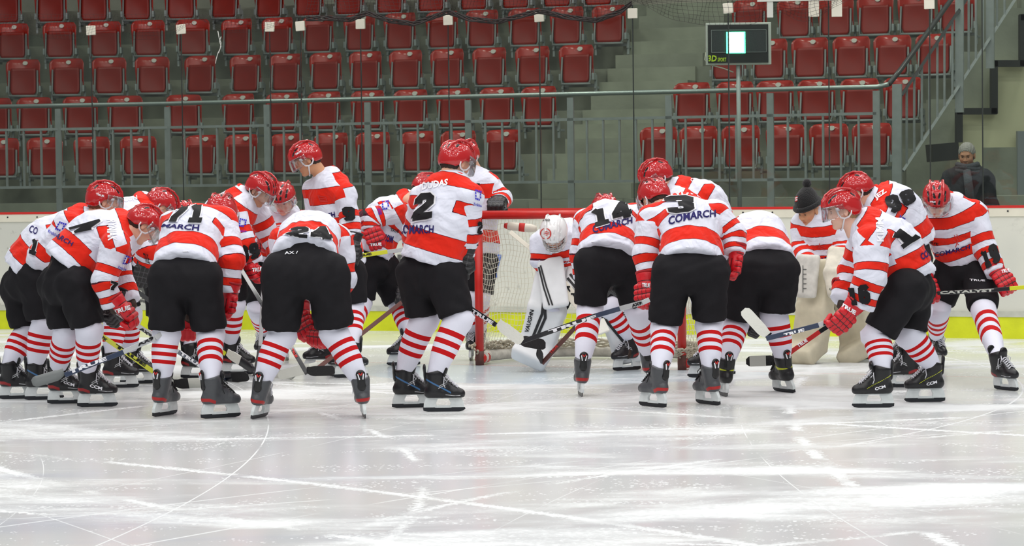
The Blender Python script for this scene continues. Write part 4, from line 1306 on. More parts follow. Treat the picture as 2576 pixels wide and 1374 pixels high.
def person(key, label, Y, hem, chest, sh, el, wr, head, face, hip, knee, foot, front, mid=None, ank=None, hands='rr', stick=None,
           skates='K', laces='w', skin='fair', hair='dark', helmet=True, visor=True, coat=None, jw=1.0, jersey=True, legs=True, seed=None, bare=False, pantw=1.0, collar=True, armw=1.0, thumb=(1, 1)):
    seed = len(PEOPLE) + 3 if seed is None else seed
    def W(p, Yb=Y):
        return np.array(P(p[0], p[1], Yb + (p[2] if len(p) > 2 else 0.0)))
    fw = np.array(front, float); fw = unit(fw)
    HEM, CH = W(hem), W(chest)
    MID = W(mid) if mid else (HEM + CH) / 2 - fw * .035
    SH, EL, WR = [W(p) for p in sh], [W(p) for p in el], [W(p) for p in wr]
    HD = W(head)
    FT = [np.array(G(f[0], f[1])) for f in foot]
    ANK = []; BOOT = []
    for i in (0, 1):
        hd = R(foot[i][2]); x = np.array([math.cos(hd), math.sin(hd), 0])
        ga = np.array(P(ank[i][0], ank[i][1], FT[i][1] - x[1] * .056))
        zc = ga - FT[i] + x * .056; zc = zc - x * (zc @ x); zc = unit(zc)
        BOOT.append((x, np.cross(zc, x), zc)); ANK.append(FT[i] - x * .056 + zc * .238)
    HP = [W(p) for p in hip]; KN = [W(p) for p in knee]
    base = Vector(((FT[0][0] + FT[1][0]) / 2, (FT[0][1] + FT[1][1]) / 2, 0))
    root = thing('person', label, 'person', base)
    off = np.array(base)
    up = unit(CH - HEM); side = unit(SH[1] - SH[0]); fr = unit(fw - up * (fw @ up)); fr = unit(fr)
    side = unit(np.cross(up, fr)); side = side if side @ (SH[1] - SH[0]) > 0 else -side
    o = {'root': root, 'Y': Y}
    # --- jersey
    hd_dir = unit(HD - CH)
    hup = unit(MID - HEM)
    k = jw
    torso = [cap(HEM - hup * .04, HEM + hup * .10, .218 * k, .205 * k, .84, fr), cap(HEM + hup * .10, MID, .203 * k, .20 * k, .84, fr), cap(MID, CH - up * .10, .20 * k, .20 * k, .84, fr),
             cap(CH - up * .11, CH - up * .02, .175 * k, .11 * k, .85, fr)]
    torso += [cap(CH - up * .09, s_, .115 * k, .095 * k) for s_ in SH]
    arms = [[cap(SH[i], EL[i], .100 * k * armw, .085 * k * armw), cap(EL[i], WR[i], .083 * k * armw, .078 * k * armw)] for i in (0, 1)]
    allp = torso + arms[0] + arms[1]
    def cuts(X, d, i):
        w = WR[i]; a = unit(WR[i] - EL[i])
        return np.maximum(d, (X - w) @ a)
    def fn(X):
        d = union(torso, X, .05)
        d = np.maximum(d, -((X - HEM) @ hup))
        for i in (0, 1):
            e = cuts(X, union(arms[i], X, .03), i)
            d = smin(d, e, .035)
        return d
    if jersey:
        V, F = nets(fn, *bounds(allp, .01), .0145)
        N = vnormals(V, F)
        V = wrinkle(V, N, .0085, seed)
        dt = union(torso, V, .03)
        path = [HEM, MID, CH + up * .06]
        _, v, L = polyparam(V, path)
        v = v / L
        rel = V - (HEM + CH) / 2
        lat = np.abs(rel @ side); fs_ = rel @ fr
        # front/back by distance from spine
        fb = np.array([0.0])
        C = HEM + (CH - HEM) * np.clip(((V - HEM) @ up) / np.linalg.norm(CH - HEM), 0, 1)[:, None]
        fbv = (V - C) @ fr
        # bend of the spine is taken out
        bendm = (MID - (HEM + CH) / 2) @ fr
        fbv = fbv - bendm * np.sin(np.clip(v, 0, 1) * PI)
        v = smooth_scalar(v, F, 8); fbv = smooth_scalar(fbv, F, 10); lat = smooth_scalar(lat, F, 4)
        back = np.maximum(band(v, [(.13, .335), (.83, .99)]), np.minimum(band(v, [(.55, .685)]), (lat - .145) / L * 1.0))
        frontb = band(v, [(.13, .28), (.42, .54), (.69, .86)])
        at_ = {'f_back': back * L, 'f_front': frontb * L, 's_front': fbv - .02}
        sa = np.full(len(V), -1.0); fa = np.full(len(V), -1.0)
        for i in (0, 1):
            da, s_, La = polyparam(V, [SH[i], EL[i], WR[i]])
            t = s_ / La
            t = smooth_scalar(t, F, 5); fi = band(t, [(.34, .46), (.58, .70), (.81, .91)]) * La
            si = np.minimum(dt - union(arms[i], V, .03) - .004, (t - .10) * La)
            fa = np.where(si > sa, fi, fa); sa = np.maximum(sa, si)
        at_['f_arm'] = fa; at_['s_arm'] = sa
        m = coat if coat else M_JW
        me = mesh_np('jersey', V, F, m, at_, off)
        J = link('jersey' if not coat else 'coat', me, root); o['jersey'] = J
        if collar:
            b = MB(); nx = unit(HD - CH); cc = CH + up * .035 + nx * .01
            a1 = unit(np.cross(nx, fr)); a2 = np.cross(a1, nx)
            b.tube([cc + a1 * .080 * math.cos(t) + a2 * .078 * math.sin(t) + nx * .006 * math.sin(2 * t) for t in np.linspace(0, 2 * PI, 25)[:-1]], .019, 8, closed=True)
            b.obj('collar', M_RED if not coat else coat, J, True, off)
    # --- pants
    if legs:
        hipc = (HP[0] + HP[1]) / 2
        hs = unit(HP[1] - HP[0])
        PT = []
        kk = pantw * .95
        trunk = [cap(HEM + hup * .08, hipc, .165 * kk, .17 * kk, .80, fr)] + [cap(hipc + (HP[i] - hipc) * .3, HP[i], .15 * kk, .152 * kk) for i in (0, 1)]
        th = []
        for i in (0, 1):
            tdir = unit(KN[i] - HP[i]); end = HP[i] + (KN[i] - HP[i]) * .93
            th.append((cap(HP[i], end + tdir * .06, .146 * kk, .122 * kk), end, tdir))
        def fp(X):
            d = union(trunk, X, .05)
            for c_, e_, t_ in th:
                q = np.maximum(sd(c_, X), (X - e_) @ t_)
                d = smin(d, q, .022)
            for c_, e_, t_ in th:
                hh = (X - e_) @ t_
                d = np.where(sd(c_, X) < .03, np.maximum(d, hh), d)
            return d
        V, F = nets(fp, *bounds(trunk + [t[0] for t in th], .01), .0145)
        N = vnormals(V, F); V = wrinkle(V, N, .0075, seed + 50)
        PN = link('hockey_pants' if coat is None else 'trousers', mesh_np('pants', V, F, M_PANT, None, off), root); o['pants'] = PN
        # --- socks
        for i in (0, 1):
            tdir = unit(KN[i] - HP[i]); sdir = unit(ANK[i] - KN[i]); fwd = unit(KN[i] - (HP[i] + ANK[i]) / 2) if np.linalg.norm(KN[i] - (HP[i] + ANK[i]) / 2) > .03 else fr
            Ls = np.linalg.norm(ANK[i] - KN[i])
            pts = []; n = 26
            up0 = HP[i] + (KN[i] - HP[i]) * .72
            ts = [-.35, -.2, -.1, 0, .1, .2, .24, .241, .32, .321, .40, .401, .48, .481, .56, .561, .64, .641, .72, .80, .88, .94, 1.0, 1.08]
            rings = []; segm = []
            for t in ts:
                if t < 0: c = KN[i] + (up0 - KN[i]) * (-t / .35)
                elif t > 1: c = ANK[i] - BOOT[i][2] * (t - 1) * Ls
                else: c = KN[i] + (ANK[i] - KN[i]) * t
                bl = math.exp(-((t - .02) / .16) ** 2)
                c = c + fwd * .022 * bl
                r = np.interp(t, [-.35, -.1, .05, .2, .4, .6, .8, 1.0], [.090, .096, .100, .089, .086, .080, .066, .050])
                tt = (unit(sdir - BOOT[i][2]) if t > .93 else sdir) if t > .05 else (tdir if t < -.1 else unit(tdir + sdir))
                a = unit(np.cross(tt, fwd)); bb = np.cross(a, tt)
                rings.append([c + (a * math.cos(q) * r * (1 + .0 * q) + bb * math.sin(q) * r * 1.06) * (1 + .018 * math.sin(3 * q + t * 9 + seed) + .012 * math.sin(5 * q - t * 23)) for q in np.linspace(0, 2 * PI, n, endpoint=False)])
            vs = [Vector(p - off) for rg in rings for p in rg]; fs = []; mi = []
            for a in range(len(ts) - 1):
                mid_t = (ts[a] + ts[a + 1]) / 2
                redb = (.24 < mid_t < .321) or (.40 < mid_t < .481) or (.56 < mid_t < .641)
                for q in range(n):
                    fs.append((a * n + q, a * n + (q + 1) % n, (a + 1) * n + (q + 1) % n, (a + 1) * n + q)); mi.append(1 if redb else 0)
            fs.append(tuple(range(n))); mi.append(0); fs.append(tuple((len(ts) - 1) * n + q for q in range(n))[::-1]); mi.append(0)
            me = mk_mesh('sock', vs, fs, M_SOCKW if coat is None else M_PANT, True)
            if coat is None: me.materials.append(M_SOCKR); me.polygons.foreach_set('material_index', mi)
            link('sock' if coat is None else 'trouser_leg', me, root)
        # --- skates
        if coat is None:
            o['skates'] = []
            for i in (0, 1):
                x2, y2, zc = BOOT[i]
                sty = skates if isinstance(skates, str) else skates[i]
                b = link('skate', ME_BOOT[sty], root)
                place(b, frame(Vector(x2), Vector(y2), Vector(zc), Vector(FT[i])))
                for nm, me in (('blade_holder', ME_HOLD), ('blade', ME_BLADE), ('tendon_guard', ME_GUARD), ('tongue', ME_TONGUE), ('laces', ME_LACE[laces])):
                    link(nm, me, b)
                if sty in 'KB': link('boot_trim', ME_TRIM, b)
                if sty in 'GY':
                    link('guard_slots', ME_GMW, b); link('guard_badge', ME_GMR, b)
                o['skates'].append(b)
    # --- head, hair, helmet
    yaw, pit, rol = face
    MH = Matrix.Translation(Vector(HD)) @ Matrix.Rotation(R(yaw), 4, 'Z') @ Matrix.Rotation(R(-pit), 4, 'Y') @ Matrix.Rotation(R(rol), 4, 'X')
    Rm = np.array(MH.to_3x3()); HV = HEADV @ Rm.T + HD
    body = [cap(CH - up * .1, HD + Rm @ np.array([-.04, 0, -.10]), .070, .057)] + [cap(HEM, CH - up * .12, .12, .12, .7, fr)]
    for i in (0, 1):
        body += [cap(CH - up * .08, SH[i], .06, .055), cap(SH[i], EL[i], .05, .045), cap(EL[i], WR[i] + (WR[i] - EL[i]) * .12, .042, .034)]
    if legs:
        for i in (0, 1):
            body += [cap(HEM, HP[i], .09, .09), cap(HP[i], KN[i], .088, .062), cap(KN[i], ANK[i], .058, .040), cap(ANK[i], FT[i] + np.array([0, 0, .12]), .035, .03)]
    BVt, BFt = nets(lambda X: union(body, X, .02), *bounds(body, .01), .019)
    allV = np.concatenate([HV, BVt]); allF = np.concatenate([HEADF, BFt + len(HV)])
    bt = np.ones((len(BVt), 4))
    if not bare:
        near = np.linalg.norm(BVt - HD, axis=1) < .24
        bt[~near, :3] = .06      # dark undershirt below the neck
    tint = np.concatenate([HEADT, bt])
    B = link('body', mesh_np('body', allV, allF, SKIN[skin], {'tint': tint}, off), root); o['body'] = B
    if hair:
        place(link('hair', ME_HAIR[hair], root), MH)
    if helmet is True:
        hm = place(link('helmet', ME_HELM, root), MH); o['helmet'] = hm
        if visor: link('visor', ME_VISOR, hm)
        link('chin_strap', ME_STRAP, hm)
    o['MH'] = MH; o['fr'] = fr; o['up'] = up; o['side'] = side; o['off'] = off
    # --- gloves
    o['gloves'] = []
    for i in (0, 1):
        hc = hands[i]
        if hc == '-': o['gloves'].append(None); continue
        y = Vector(unit(WR[i] - EL[i]))
        if stick and stick[i] is not None and len(stick[i]) >= 3 and stick[i][0] is not None:
            hp = W(stick[i][0]); x = Vector(unit(W(stick[i][2]) - W(stick[i][1])))
            y2 = Vector(unit(hp - WR[i])); y = (y * .4 + y2 * .6).normalized()
        else:
            hp = WR[i] + np.array(y) * .12; x = Vector(side)
        x = (x - y * x.dot(y))
        x = x.normalized() if x.length > .2 else y.orthogonal().normalized()
        z = x.cross(y).normalized()
        # back of the hand turned away from the body
        outw = Vector(hp - (HEM + CH) / 2)
        bk = stick[i][3] if stick and stick[i] is not None and len(stick[i]) > 3 else None
        ref = Vector(bk) if bk is not None else outw
        if z.dot(ref) < 0: x = -x; z = -z
        S = 1.12
        M = frame(x * S * thumb[i], y * S, z * S, Vector(hp))
        g = place(link('glove', ME_GLOVE[hc], root), M)
        link('cuff', ME_CUFF[hc], g)
        o['gloves'].append(g)
    PEOPLE[key] = o
    return o
# ------------------------------------------------------------------ the players
# joints are (photo x, photo y, metres behind the player's own depth)
person('left_back', 'person at the far left with 1 on the sleeve, helmeted face in right profile', 19.8,
       hem=(62, 682, .05), chest=(212, 560, .02), mid=(112, 612, .02), sh=[(172, 566, -.20), (200, 548, .22)], el=[(98, 650, -.20), (190, 640, .28)], wr=[(180, 712, .02), (230, 700, .2)],
       head=(262, 505, .0), face=(14, -12, 0), hip=[(92, 700, -.10), (50, 722, .12)], knee=[(108, 812, -.12), (66, 830, .10)],
       foot=[(108, 1006, 12), (42, 1004, 8)], ank=[(98, 925), (62, 925)], front=(.75, .15, -.7), hair='red', skin='fair', hands='rr', skates=('B', 'K'))
person('number_7_left', 'person bent over facing right, large black 7 on the back, red glove on a stick', 19.0,
       hem=(160, 672, 0), chest=(322, 578, .10), mid=(236, 596, .06), sh=[(292, 618, -.20), (300, 560, .24)], el=[(262, 706, -.24), (300, 690, .3)], wr=[(284, 772, -.22), (330, 760, .2)],
       head=(362, 566, .02), face=(18, -48, 0), hip=[(188, 716, -.12), (146, 716, .12)], knee=[(222, 828, -.12), (166, 832, .12)],
       foot=[(242, 1024, 3), (166, 1016, 3)], ank=[(226, 945), (165, 945)], front=(.60, .35, -.75), hair='dark', skin='fair', hands='rk', skates='K',
       stick=[((318, 802, -.22), (300, 790, -.2), (560, 955, 1.0), (0.2, -1, .2)), ((285, 790, .15), (300, 790, 0), (560, 955, 1.0))])
person('behind_seven', 'person leaning into the huddle between the 7 and the 71, black gloves, helmet from behind', 20.9,
       hem=(268, 640, .0), chest=(372, 528, .10), mid=(310, 560, .05), sh=[(350, 560, -.2), (360, 515, .25)], el=[(372, 630, -.25), (400, 610, .3)], wr=[(358, 672, -.2), (400, 660, .2)],
       head=(402, 520, .10), face=(30, -50, 0), hip=[(300, 690, -.1), (280, 690, .14)], knee=[(290, 800, -.1), (322, 790, .14)],
       foot=[(300, 976, 2), (345, 966, 0)], ank=[(284, 892), (322, 884)], front=(.5, .4, -.75), hair='brown', hands='kk', skates='K', stick=[((352, 694, -.2), (311, 704, 0), (486, 836, .3)), None])
person('hidden_helmet', 'person hidden behind the back with number 71, only a red helmet top showing', 21.7,
       hem=(420, 690, 0), chest=(448, 580, .0), sh=[(415, 590, -.1), (480, 590, -.1)], el=[(412, 660, -.2), (490, 660, -.2)], wr=[(430, 700, -.35), (470, 700, -.35)],
       head=(462, 550, -.12), face=(285, -45, 0), hip=[(405, 710, 0), (440, 710, 0)], knee=[(405, 800, -.1), (438, 800, -.1)],
       foot=[(405, 953, 275), (425, 953, 265)], ank=[(405, 880), (425, 880)], front=(.1, -.7, -.6), hair='dark', hands='--', skates='K')
person('number_71', 'person bending forward, back to the camera, number 71 on the back', 18.2,
       hem=(462, 680, .0), chest=(512, 556, .42), mid=(480, 590, .24), sh=[(438, 566, .38), (562, 556, .38)], el=[(470, 700, .5), (584, 655, .22)], wr=[(474, 790, .42), (574, 735, .22)],
       head=(556, 540, .62), face=(75, -40, 0), hip=[(426, 700, 0), (506, 700, 0)], knee=[(418, 838, .04), (528, 838, .04)],
       foot=[(412, 1046, 62), (552, 1052, 28)], ank=[(410, 962), (532, 962)], front=(.12, .6, -.75), hair='dark', hands='rr', skates='G', laces='k',
       stick=[((468, 828, .42), (486, 836, 0), (440, 800, 0)), ((566, 772, .22), (570, 760, 0), (560, 800, .2))])
person('number_89', 'person with number 89 on the sleeve and clear visor, leaning to the right', 22.0,
       hem=(556, 640, .0), chest=(606, 500, .05), mid=(560, 550, .05), sh=[(588, 530, -.2), (632, 505, .22)], el=[(616, 612, -.26), (680, 600, .3)], wr=[(640, 662, -.22), (700, 650, .25)],
       head=(655, 478, .0), face=(335, -40, 0), hip=[(578, 672, -.08), (530, 672, .10)], knee=[(586, 765, -.1), (494, 775, .08)],
       foot=[(596, 943, 0), (492, 953, -20)], ank=[(574, 880), (487, 885)], front=(.8, -.1, -.6), hair='brown', skin='tan', hands='r-', skates='K',
       stick=[((650, 686, -.22), (592, 655, 0), (729, 866, -.3), (.2, -1, .2)), None])
person('visored_face', 'person with visor and lowered pale face, between number 89 and the tall upright player', 22.9,
       hem=(672, 650, .25), chest=(692, 540, .10), sh=[(650, 545, .05), (726, 540, .05)], el=[(655, 590, -.1), (712, 590, -.05)], wr=[(668, 610, -.25), (700, 604, -.25)],
       head=(712, 500, -.10), face=(258, -34, 0), hip=[(655, 680, .25), (695, 680, .25)], knee=[(650, 775, .1), (700, 775, .1)],
       foot=[(668, 905, 250), (722, 905, 280)], ank=[(664, 842), (714, 842)], front=(.0, -.85, -.4), hair='brown', skin='pale', hands='rr', skates='K',
       stick=[((672, 612, -.3), (660, 700, 0), (656, 870, 0)), ((688, 606, -.3), (660, 700, 0), (656, 870, 0))])
person('tall_left_facing', 'tall upright person facing left in profile, number 9 on the sleeve, looking down', 22.0,
       hem=(862, 672, .05), chest=(826, 452, .02), mid=(846, 560, .05), sh=[(868, 490, -.15), (792, 480, .10)], el=[(884, 570, -.22), (790, 590, .08)], wr=[(888, 622, -.26), (838, 640, -.12)],
       head=(770, 400, -.02), face=(190, -28, 0), hip=[(878, 690, -.1), (850, 690, .1)], knee=[(886, 770, -.1), (850, 770, .10)],
       foot=[(872, 947, 185), (808, 932, 180)], ank=[(874, 880), (834, 872)], front=(-.85, -.45, -.1), hair='dark', skin='warm', hands='kk', skates='K', jw=1.0, armw=.9,
       stick=[((882, 642, -.28), (870, 648, 0), (990, 630, 0), (.1, -1, .2)), ((842, 655, -.2), (870, 648, 0), (990, 630, 0))])
person('number_24', 'person bent double, back to the camera, legs spread wide, 24 on the arched back', 17.95,
       hem=(765, 652, .0), chest=(790, 600, .52), mid=(778, 596, .27), sh=[(712, 610, .42), (850, 604, .42)], el=[(735, 730, .55), (866, 700, .42)], wr=[(764, 776, .46), (820, 770, .46)],
       head=(788, 590, .78), face=(88, -52, 0), hip=[(716, 690, .0), (822, 690, .0)], knee=[(706, 838, .05), (842, 832, .05)],
       foot=[(650, 1052, 72), (916, 1050, 98)], ank=[(662, 958), (906, 952)], front=(.05, .45, -.85), hair='dark', hands='rr', skates='G',
       stick=[((772, 826, .36), (729, 866, 0), (790, 800, 0), (0, -1, -.1)), ((806, 846, .30), (729, 866, 0), (790, 800, 0), (.0, -1, -.2))], pantw=1.08)
person('bent_right', 'person bent to the right with bare forearm and red glove, behind the tall upright player', 23.0,
       hem=(930, 640, .0), chest=(1034, 520, .06), mid=(968, 552, .05), sh=[(990, 532, -.2), (1020, 505, .22)], el=[(928, 552, -.26), (1040, 610, .28)], wr=[(928, 580, -.28), (1030, 690, .2)],
       bare=True, head=(1072, 478, -.02), face=(20, -45, 0), hip=[(914, 672, -.12), (962, 672, .12)], knee=[(908, 760, -.12), (1004, 765, .08)],
       foot=[(880, 950, 20), (1018, 920, 190)], ank=[(884, 870), (1022, 858)], front=(.6, -.1, -.75), hair='dark', hands='rk', skates='K',
       stick=[((944, 604, -.3), (870, 648, 0), (990, 630, 0), (.1, -1, .1)), ((1016, 748, -.2), (1009, 762, 0), (892, 854, -.4), (0, -1, 0))])
person('number_2', 'person standing tall, back to the camera, number 2 on the back, beside the goal', 18.5,
       hem=(1082, 662, .0), chest=(1138, 462, .06), mid=(1112, 560, .0), sh=[(1066, 500, .16), (1180, 496, -.06)], el=[(1040, 590, .36), (1182, 585, -.02)], wr=[(1090, 640, .42), (1166, 640, .04)],
       head=(1148, 408, .10), face=(42, -22, 0), hip=[(1050, 690, .08), (1118, 690, -.06)], knee=[(1064, 802, .10), (1150, 800, -.10)],
       foot=[(1034, 1026, 10), (1114, 1036, 1)], ank=[(1048, 945), (1100, 950)], front=(.45, .85, -.15), hair='dark', skin='fair', hands='kk', skates='B', laces='w',
       stick=[((1120, 660, .40), (1180, 775, 0), (1120, 660, 0)), ((1160, 672, .02), (1180, 775, 0), (1120, 660, 0))], armw=.95)
person('behind_goal', 'person behind the goal resting a black glove on the crossbar, mostly hidden by number 2', 23.3,
       hem=(1192, 640, .0), chest=(1190, 448, .0), sh=[(1142, 470, .0), (1228, 466, .0)], el=[(1130, 560, -.05), (1262, 500, -.05)], wr=[(1140, 600, -.2), (1252, 522, -.22)],
       head=(1172, 394, -.02), face=(230, -30, 0), hip=[(1170, 660, 0), (1212, 660, 0)], knee=[(1176, 745, -.05), (1206, 745, -.05)],
       foot=[(1186, 906, 265), (1206, 906, 275)], ank=[(1188, 848), (1206, 848)], front=(-.2, -.9, -.25), hair='dark', hands='-k', skates='K',
       stick=[None, ((1248, 524, -.42), (1200, 540, 0), (1300, 538, 0), (0, -.3, 1))])
person('number_14', 'person bent forward, number 14 on the back, in front of the goalkeeper', 19.75,
       hem=(1528, 650, .0), chest=(1540, 548, .46), mid=(1532, 566, .25), sh=[(1478, 560, .38), (1604, 545, .40)], el=[(1462, 640, .34), (1600, 660, .45)], wr=[(1470, 700, .34), (1570, 690, .5)],
       head=(1522, 536, .75), face=(100, -48, 0), hip=[(1492, 664, 0), (1576, 664, .1)], knee=[(1484, 775, .02), (1602, 775, .15)],
       foot=[(1460, 996, 95), (1634, 968, 85)], ank=[(1466, 906), (1630, 892)], front=(-.05, .55, -.8), hair='dark', hands='-k', skates='G',
       stick=[None, ((1556, 716, .45), (1570, 690, 0), (1445, 825, .3))])
person('number_3', 'person bent forward with back to the camera, number 3 on the jersey, red gloves', 18.7,
       hem=(1740, 664, .0), chest=(1716, 526, .38), mid=(1736, 572, .2), sh=[(1640, 552, .32), (1800, 540, .30)], el=[(1622, 640, .24), (1846, 590, .26)], wr=[(1634, 712, .20), (1848, 640, .20)],
       head=(1646, 500, .55), face=(118, -40, 0), hip=[(1692, 684, 0), (1784, 684, 0)], knee=[(1672, 822, .05), (1784, 814, .05)],
       foot=[(1644, 1024, 128), (1784, 1018, 122)], ank=[(1664, 934), (1784, 930)], front=(-.15, .65, -.7), hair='dark', hands='rr', skates='G', laces='k',
       stick=[((1630, 748, .16), (1625, 760, 0), (1305, 860, .6), (-.8, -.6, 0)), ((1838, 674, .2), (1838, 680, 0), (1830, 740, .2))])
person('far_right_lean', 'person leaning left on the far side of the huddle, helmet above that of number 3', 21.5,
       hem=(1806, 610, .0), chest=(1706, 478, .0), mid=(1776, 515, .0), sh=[(1712, 505, -.18), (1720, 480, .22)], el=[(1690, 590, -.2), (1700, 580, .3)], wr=[(1680, 650, -.2), (1700, 640, .3)],
       head=(1652, 446, .0), face=(190, -35, 0), hip=[(1800, 640, -.1), (1790, 640, .14)], knee=[(1770, 745, -.1), (1800, 745, .14)],
       foot=[(1778, 950, 180), (1808, 944, 180)], ank=[(1782, 872), (1808, 868)], front=(-.7, -.1, -.7), hair='brown', hands='--', skates='K')
person('doubled_over', 'person doubled over with back to the camera, head hidden, skates with yellow trim', 19.5,
       hem=(1928, 664, .0), chest=(1888, 604, .52), mid=(1908, 592, .27), sh=[(1828, 612, .42), (1950, 616, .45)], el=[(1850, 710, .5), (1930, 720, .5)], wr=[(1872, 780, .42), (1920, 780, .42)],
       head=(1868, 630, .78), face=(110, -60, 0), hip=[(1880, 680, 0), (1956, 682, 0)], knee=[(1852, 812, .04), (1952, 790, .04)],
       foot=[(1818, 996, 100), (1976, 987, 118)], ank=[(1828, 912), (1964, 902)], front=(-.1, .4, -.9), hair='dark', hands='kk', skates='Y', laces='k', pantw=1.12,
       stick=[((1886, 800, .36), (1880, 810, 0), (1900, 760, 0)), ((1902, 818, .36), (1880, 810, 0), (1900, 760, 0))])
person('number_16', 'person facing left in a clear visor, number 16 on the sleeve, holding out a stick', 18.5,
       hem=(2292, 706, .05), chest=(2174, 566, .05), mid=(2252, 618, .05), sh=[(2192, 612, -.20), (2190, 566, .24)], el=[(2190, 694, -.26), (2150, 680, .3)], wr=[(2160, 772, -.24), (2120, 760, .2)],
       head=(2118, 528, .0), face=(186, -14, 0), hip=[(2282, 726, -.12), (2300, 726, .14)], knee=[(2208, 842, -.12), (2288, 838, .10)],
       foot=[(2200, 1026, 180), (2330, 1012, 184)], ank=[(2212, 948), (2322, 945)], front=(-.62, .25, -.75), hair='blond', skin='pale', hands='rr', skates='N',
       armw=1.28, stick=[((2108, 806, -.24), (2070, 815, 0), (1930, 850, -.1), (0, -1, .25)), ((2160, 700, .3), (2150, 730, 0), (2160, 690, 0))])
person('number_98', 'person facing away to the left, large black 98 on the upper back, behind number 16', 20.1,
       hem=(2296, 616, .1), chest=(2206, 505, .04), mid=(2262, 532, .05), sh=[(2228, 550, -.22), (2236, 492, .22)], el=[(2210, 640, -.26), (2190, 600, .3)], wr=[(2176, 690, -.25), (2150, 660, .2)],
       head=(2156, 482, .02), face=(168, -40, 0), hip=[(2288, 650, -.1), (2296, 650, .14)], knee=[(2308, 776, -.1), (2296, 760, .14)],
       foot=[(2272, 975, 175), (2262, 940, 178)], ank=[(2300, 895), (2272, 870)], front=(-.6, .4, -.7), hair='dark', skin='fair', hands='kk', skates='K',
       stick=[((2152, 712, -.25), (2160, 770, 0), (2075, 825, 0)), ((2140, 700, .1), (2160, 770, 0), (2075, 825, 0))])
person('number_19', 'person facing the camera with lowered head, visor and number 19, at the far right', 20.9,
       hem=(2430, 650, .12), chest=(2384, 520, -.02), mid=(2404, 590, .08), sh=[(2318, 555, .06), (2452, 538, -.02)], el=[(2300, 640, .0), (2482, 630, -.10)], wr=[(2330, 700, -.1), (2504, 690, -.22)],
       head=(2356, 502, -.16), face=(262, -44, 0), hip=[(2392, 680, .15), (2462, 680, .05)], knee=[(2362, 768, .10), (2474, 780, -.25)],
       foot=[(2354, 922, 285), (2530, 982, 297)], ank=[(2356, 842), (2506, 898)], front=(-.15, -.85, -.5), hair='dark', skin='fair', hands='rr', skates='K',
       stick=[((2336, 738, -.15), (2365, 737, 0), (2530, 728, 0), (0, -1, .2)), ((2528, 716, -.25), (2365, 737, 0), (2530, 728, 0), (.3, -1, .3))])

# goalkeeper in front of the net, and the reserve goalkeeper in a woollen hat
person('goalkeeper', 'person in white goalkeeper mask and white leg pads, crouching in the goal mouth', 22.0,
       hem=(1448, 655, .10), chest=(1420, 592, -.05), mid=(1440, 615, .05), sh=[(1368, 612, -.05), (1480, 600, -.05)], el=[(1364, 652, -.06), (1500, 670, -.1)], wr=[(1384, 690, -.02), (1460, 700, -.02)],
       head=(1394, 588, -.32), face=(262, -52, 0), hip=[(1418, 700, .1), (1490, 700, .1)], knee=[(1392, 770, -.1), (1530, 770, -.05)],
       foot=[(1356, 925, 290), (1580, 932, 215)], ank=[(1352, 866), (1578, 872)], front=(-.1, -.6, -.75), hair=None, helmet=False, hands='--', skates='K', jw=1.12)
person('reserve_goalkeeper', 'person in black knitted hat with pompom and worn cream goalkeeper pads', 22.9,
       hem=(2070, 668, .10), chest=(2058, 552, -.02), mid=(2066, 612, .06), sh=[(2020, 566, .05), (2106, 566, -.05)], el=[(2016, 630, .0), (2120, 630, -.1)], wr=[(2036, 668, -.22), (2104, 668, -.3)],
       head=(2034, 530, -.08), face=(222, -26, 0), hip=[(2046, 690, .12), (2100, 690, .12)], knee=[(2040, 770, -.08), (2128, 770, -.05)],
       foot=[(2020, 905, 190), (2170, 905, 200)], ank=[(2030, 850), (2150, 850)], front=(-.45, -.75, -.45), hair=None, skin='warm', helmet=False, hands='--', skates='K', jw=1.02)
M_COAT = mat('dark_coat', (34, 36, 42), 0.85, bump=0.4, bscale=30)
sp = person('spectator', 'person with short grey hair, dark coat and grey scarf behind the glass', 27.9,
       hem=(2432, 560, .0), chest=(2436, 432, .0), sh=[(2392, 452, .0), (2478, 452, .0)], el=[(2384, 520, -.05), (2490, 520, -.05)], wr=[(2392, 580, -.1), (2482, 580, -.1)],
       head=(2432, 390, -.03), face=(250, -18, 0), hip=[(2414, 590, 0), (2452, 590, 0)], knee=[(2414, 680, 0), (2452, 680, 0)],
       foot=[(2412, 818, 270), (2452, 818, 270)], ank=[(2412, 815), (2452, 815)], front=(0, -1, 0), hair='grey', skin='tan', helmet=False, visor=False, hands='--', coat=M_COAT, collar=False)
# ------------------------------------------------------------------ the goal
goal = thing('hockey_goal', 'red framed ice hockey goal with white netting', 'goal', GOALC, -GOALTH)
M_POST = mat('red_goal_pipe', (196, 34, 28), .35, vary=.15, vscale=8)
M_POSTD = mat('scuffed_post_foot', (92, 52, 44), .6, vary=.3, vscale=30)
M_CORD = mat('white_net_cord', (226, 224, 208), .8)
HW = (GR - GL).length / 2; GH = 1.266
MB().tube([(-HW, 0, .0), (-HW, 0, GH)], .036, 14).obj('goal_post', M_POST, goal, True)
MB().tube([(HW, 0, .0), (HW, 0, GH)], .036, 14).obj('goal_post', M_POST, goal, True)
MB().tube([(-HW - .03, 0, GH), (HW + .03, 0, GH)], .036, 14).obj('crossbar', M_POST, goal, True)
for s in (-1, 1): MB().tube([(s * HW, 0, .0), (s * HW, 0, .12)], .0365, 14).obj('post_foot', M_POSTD, goal, True)
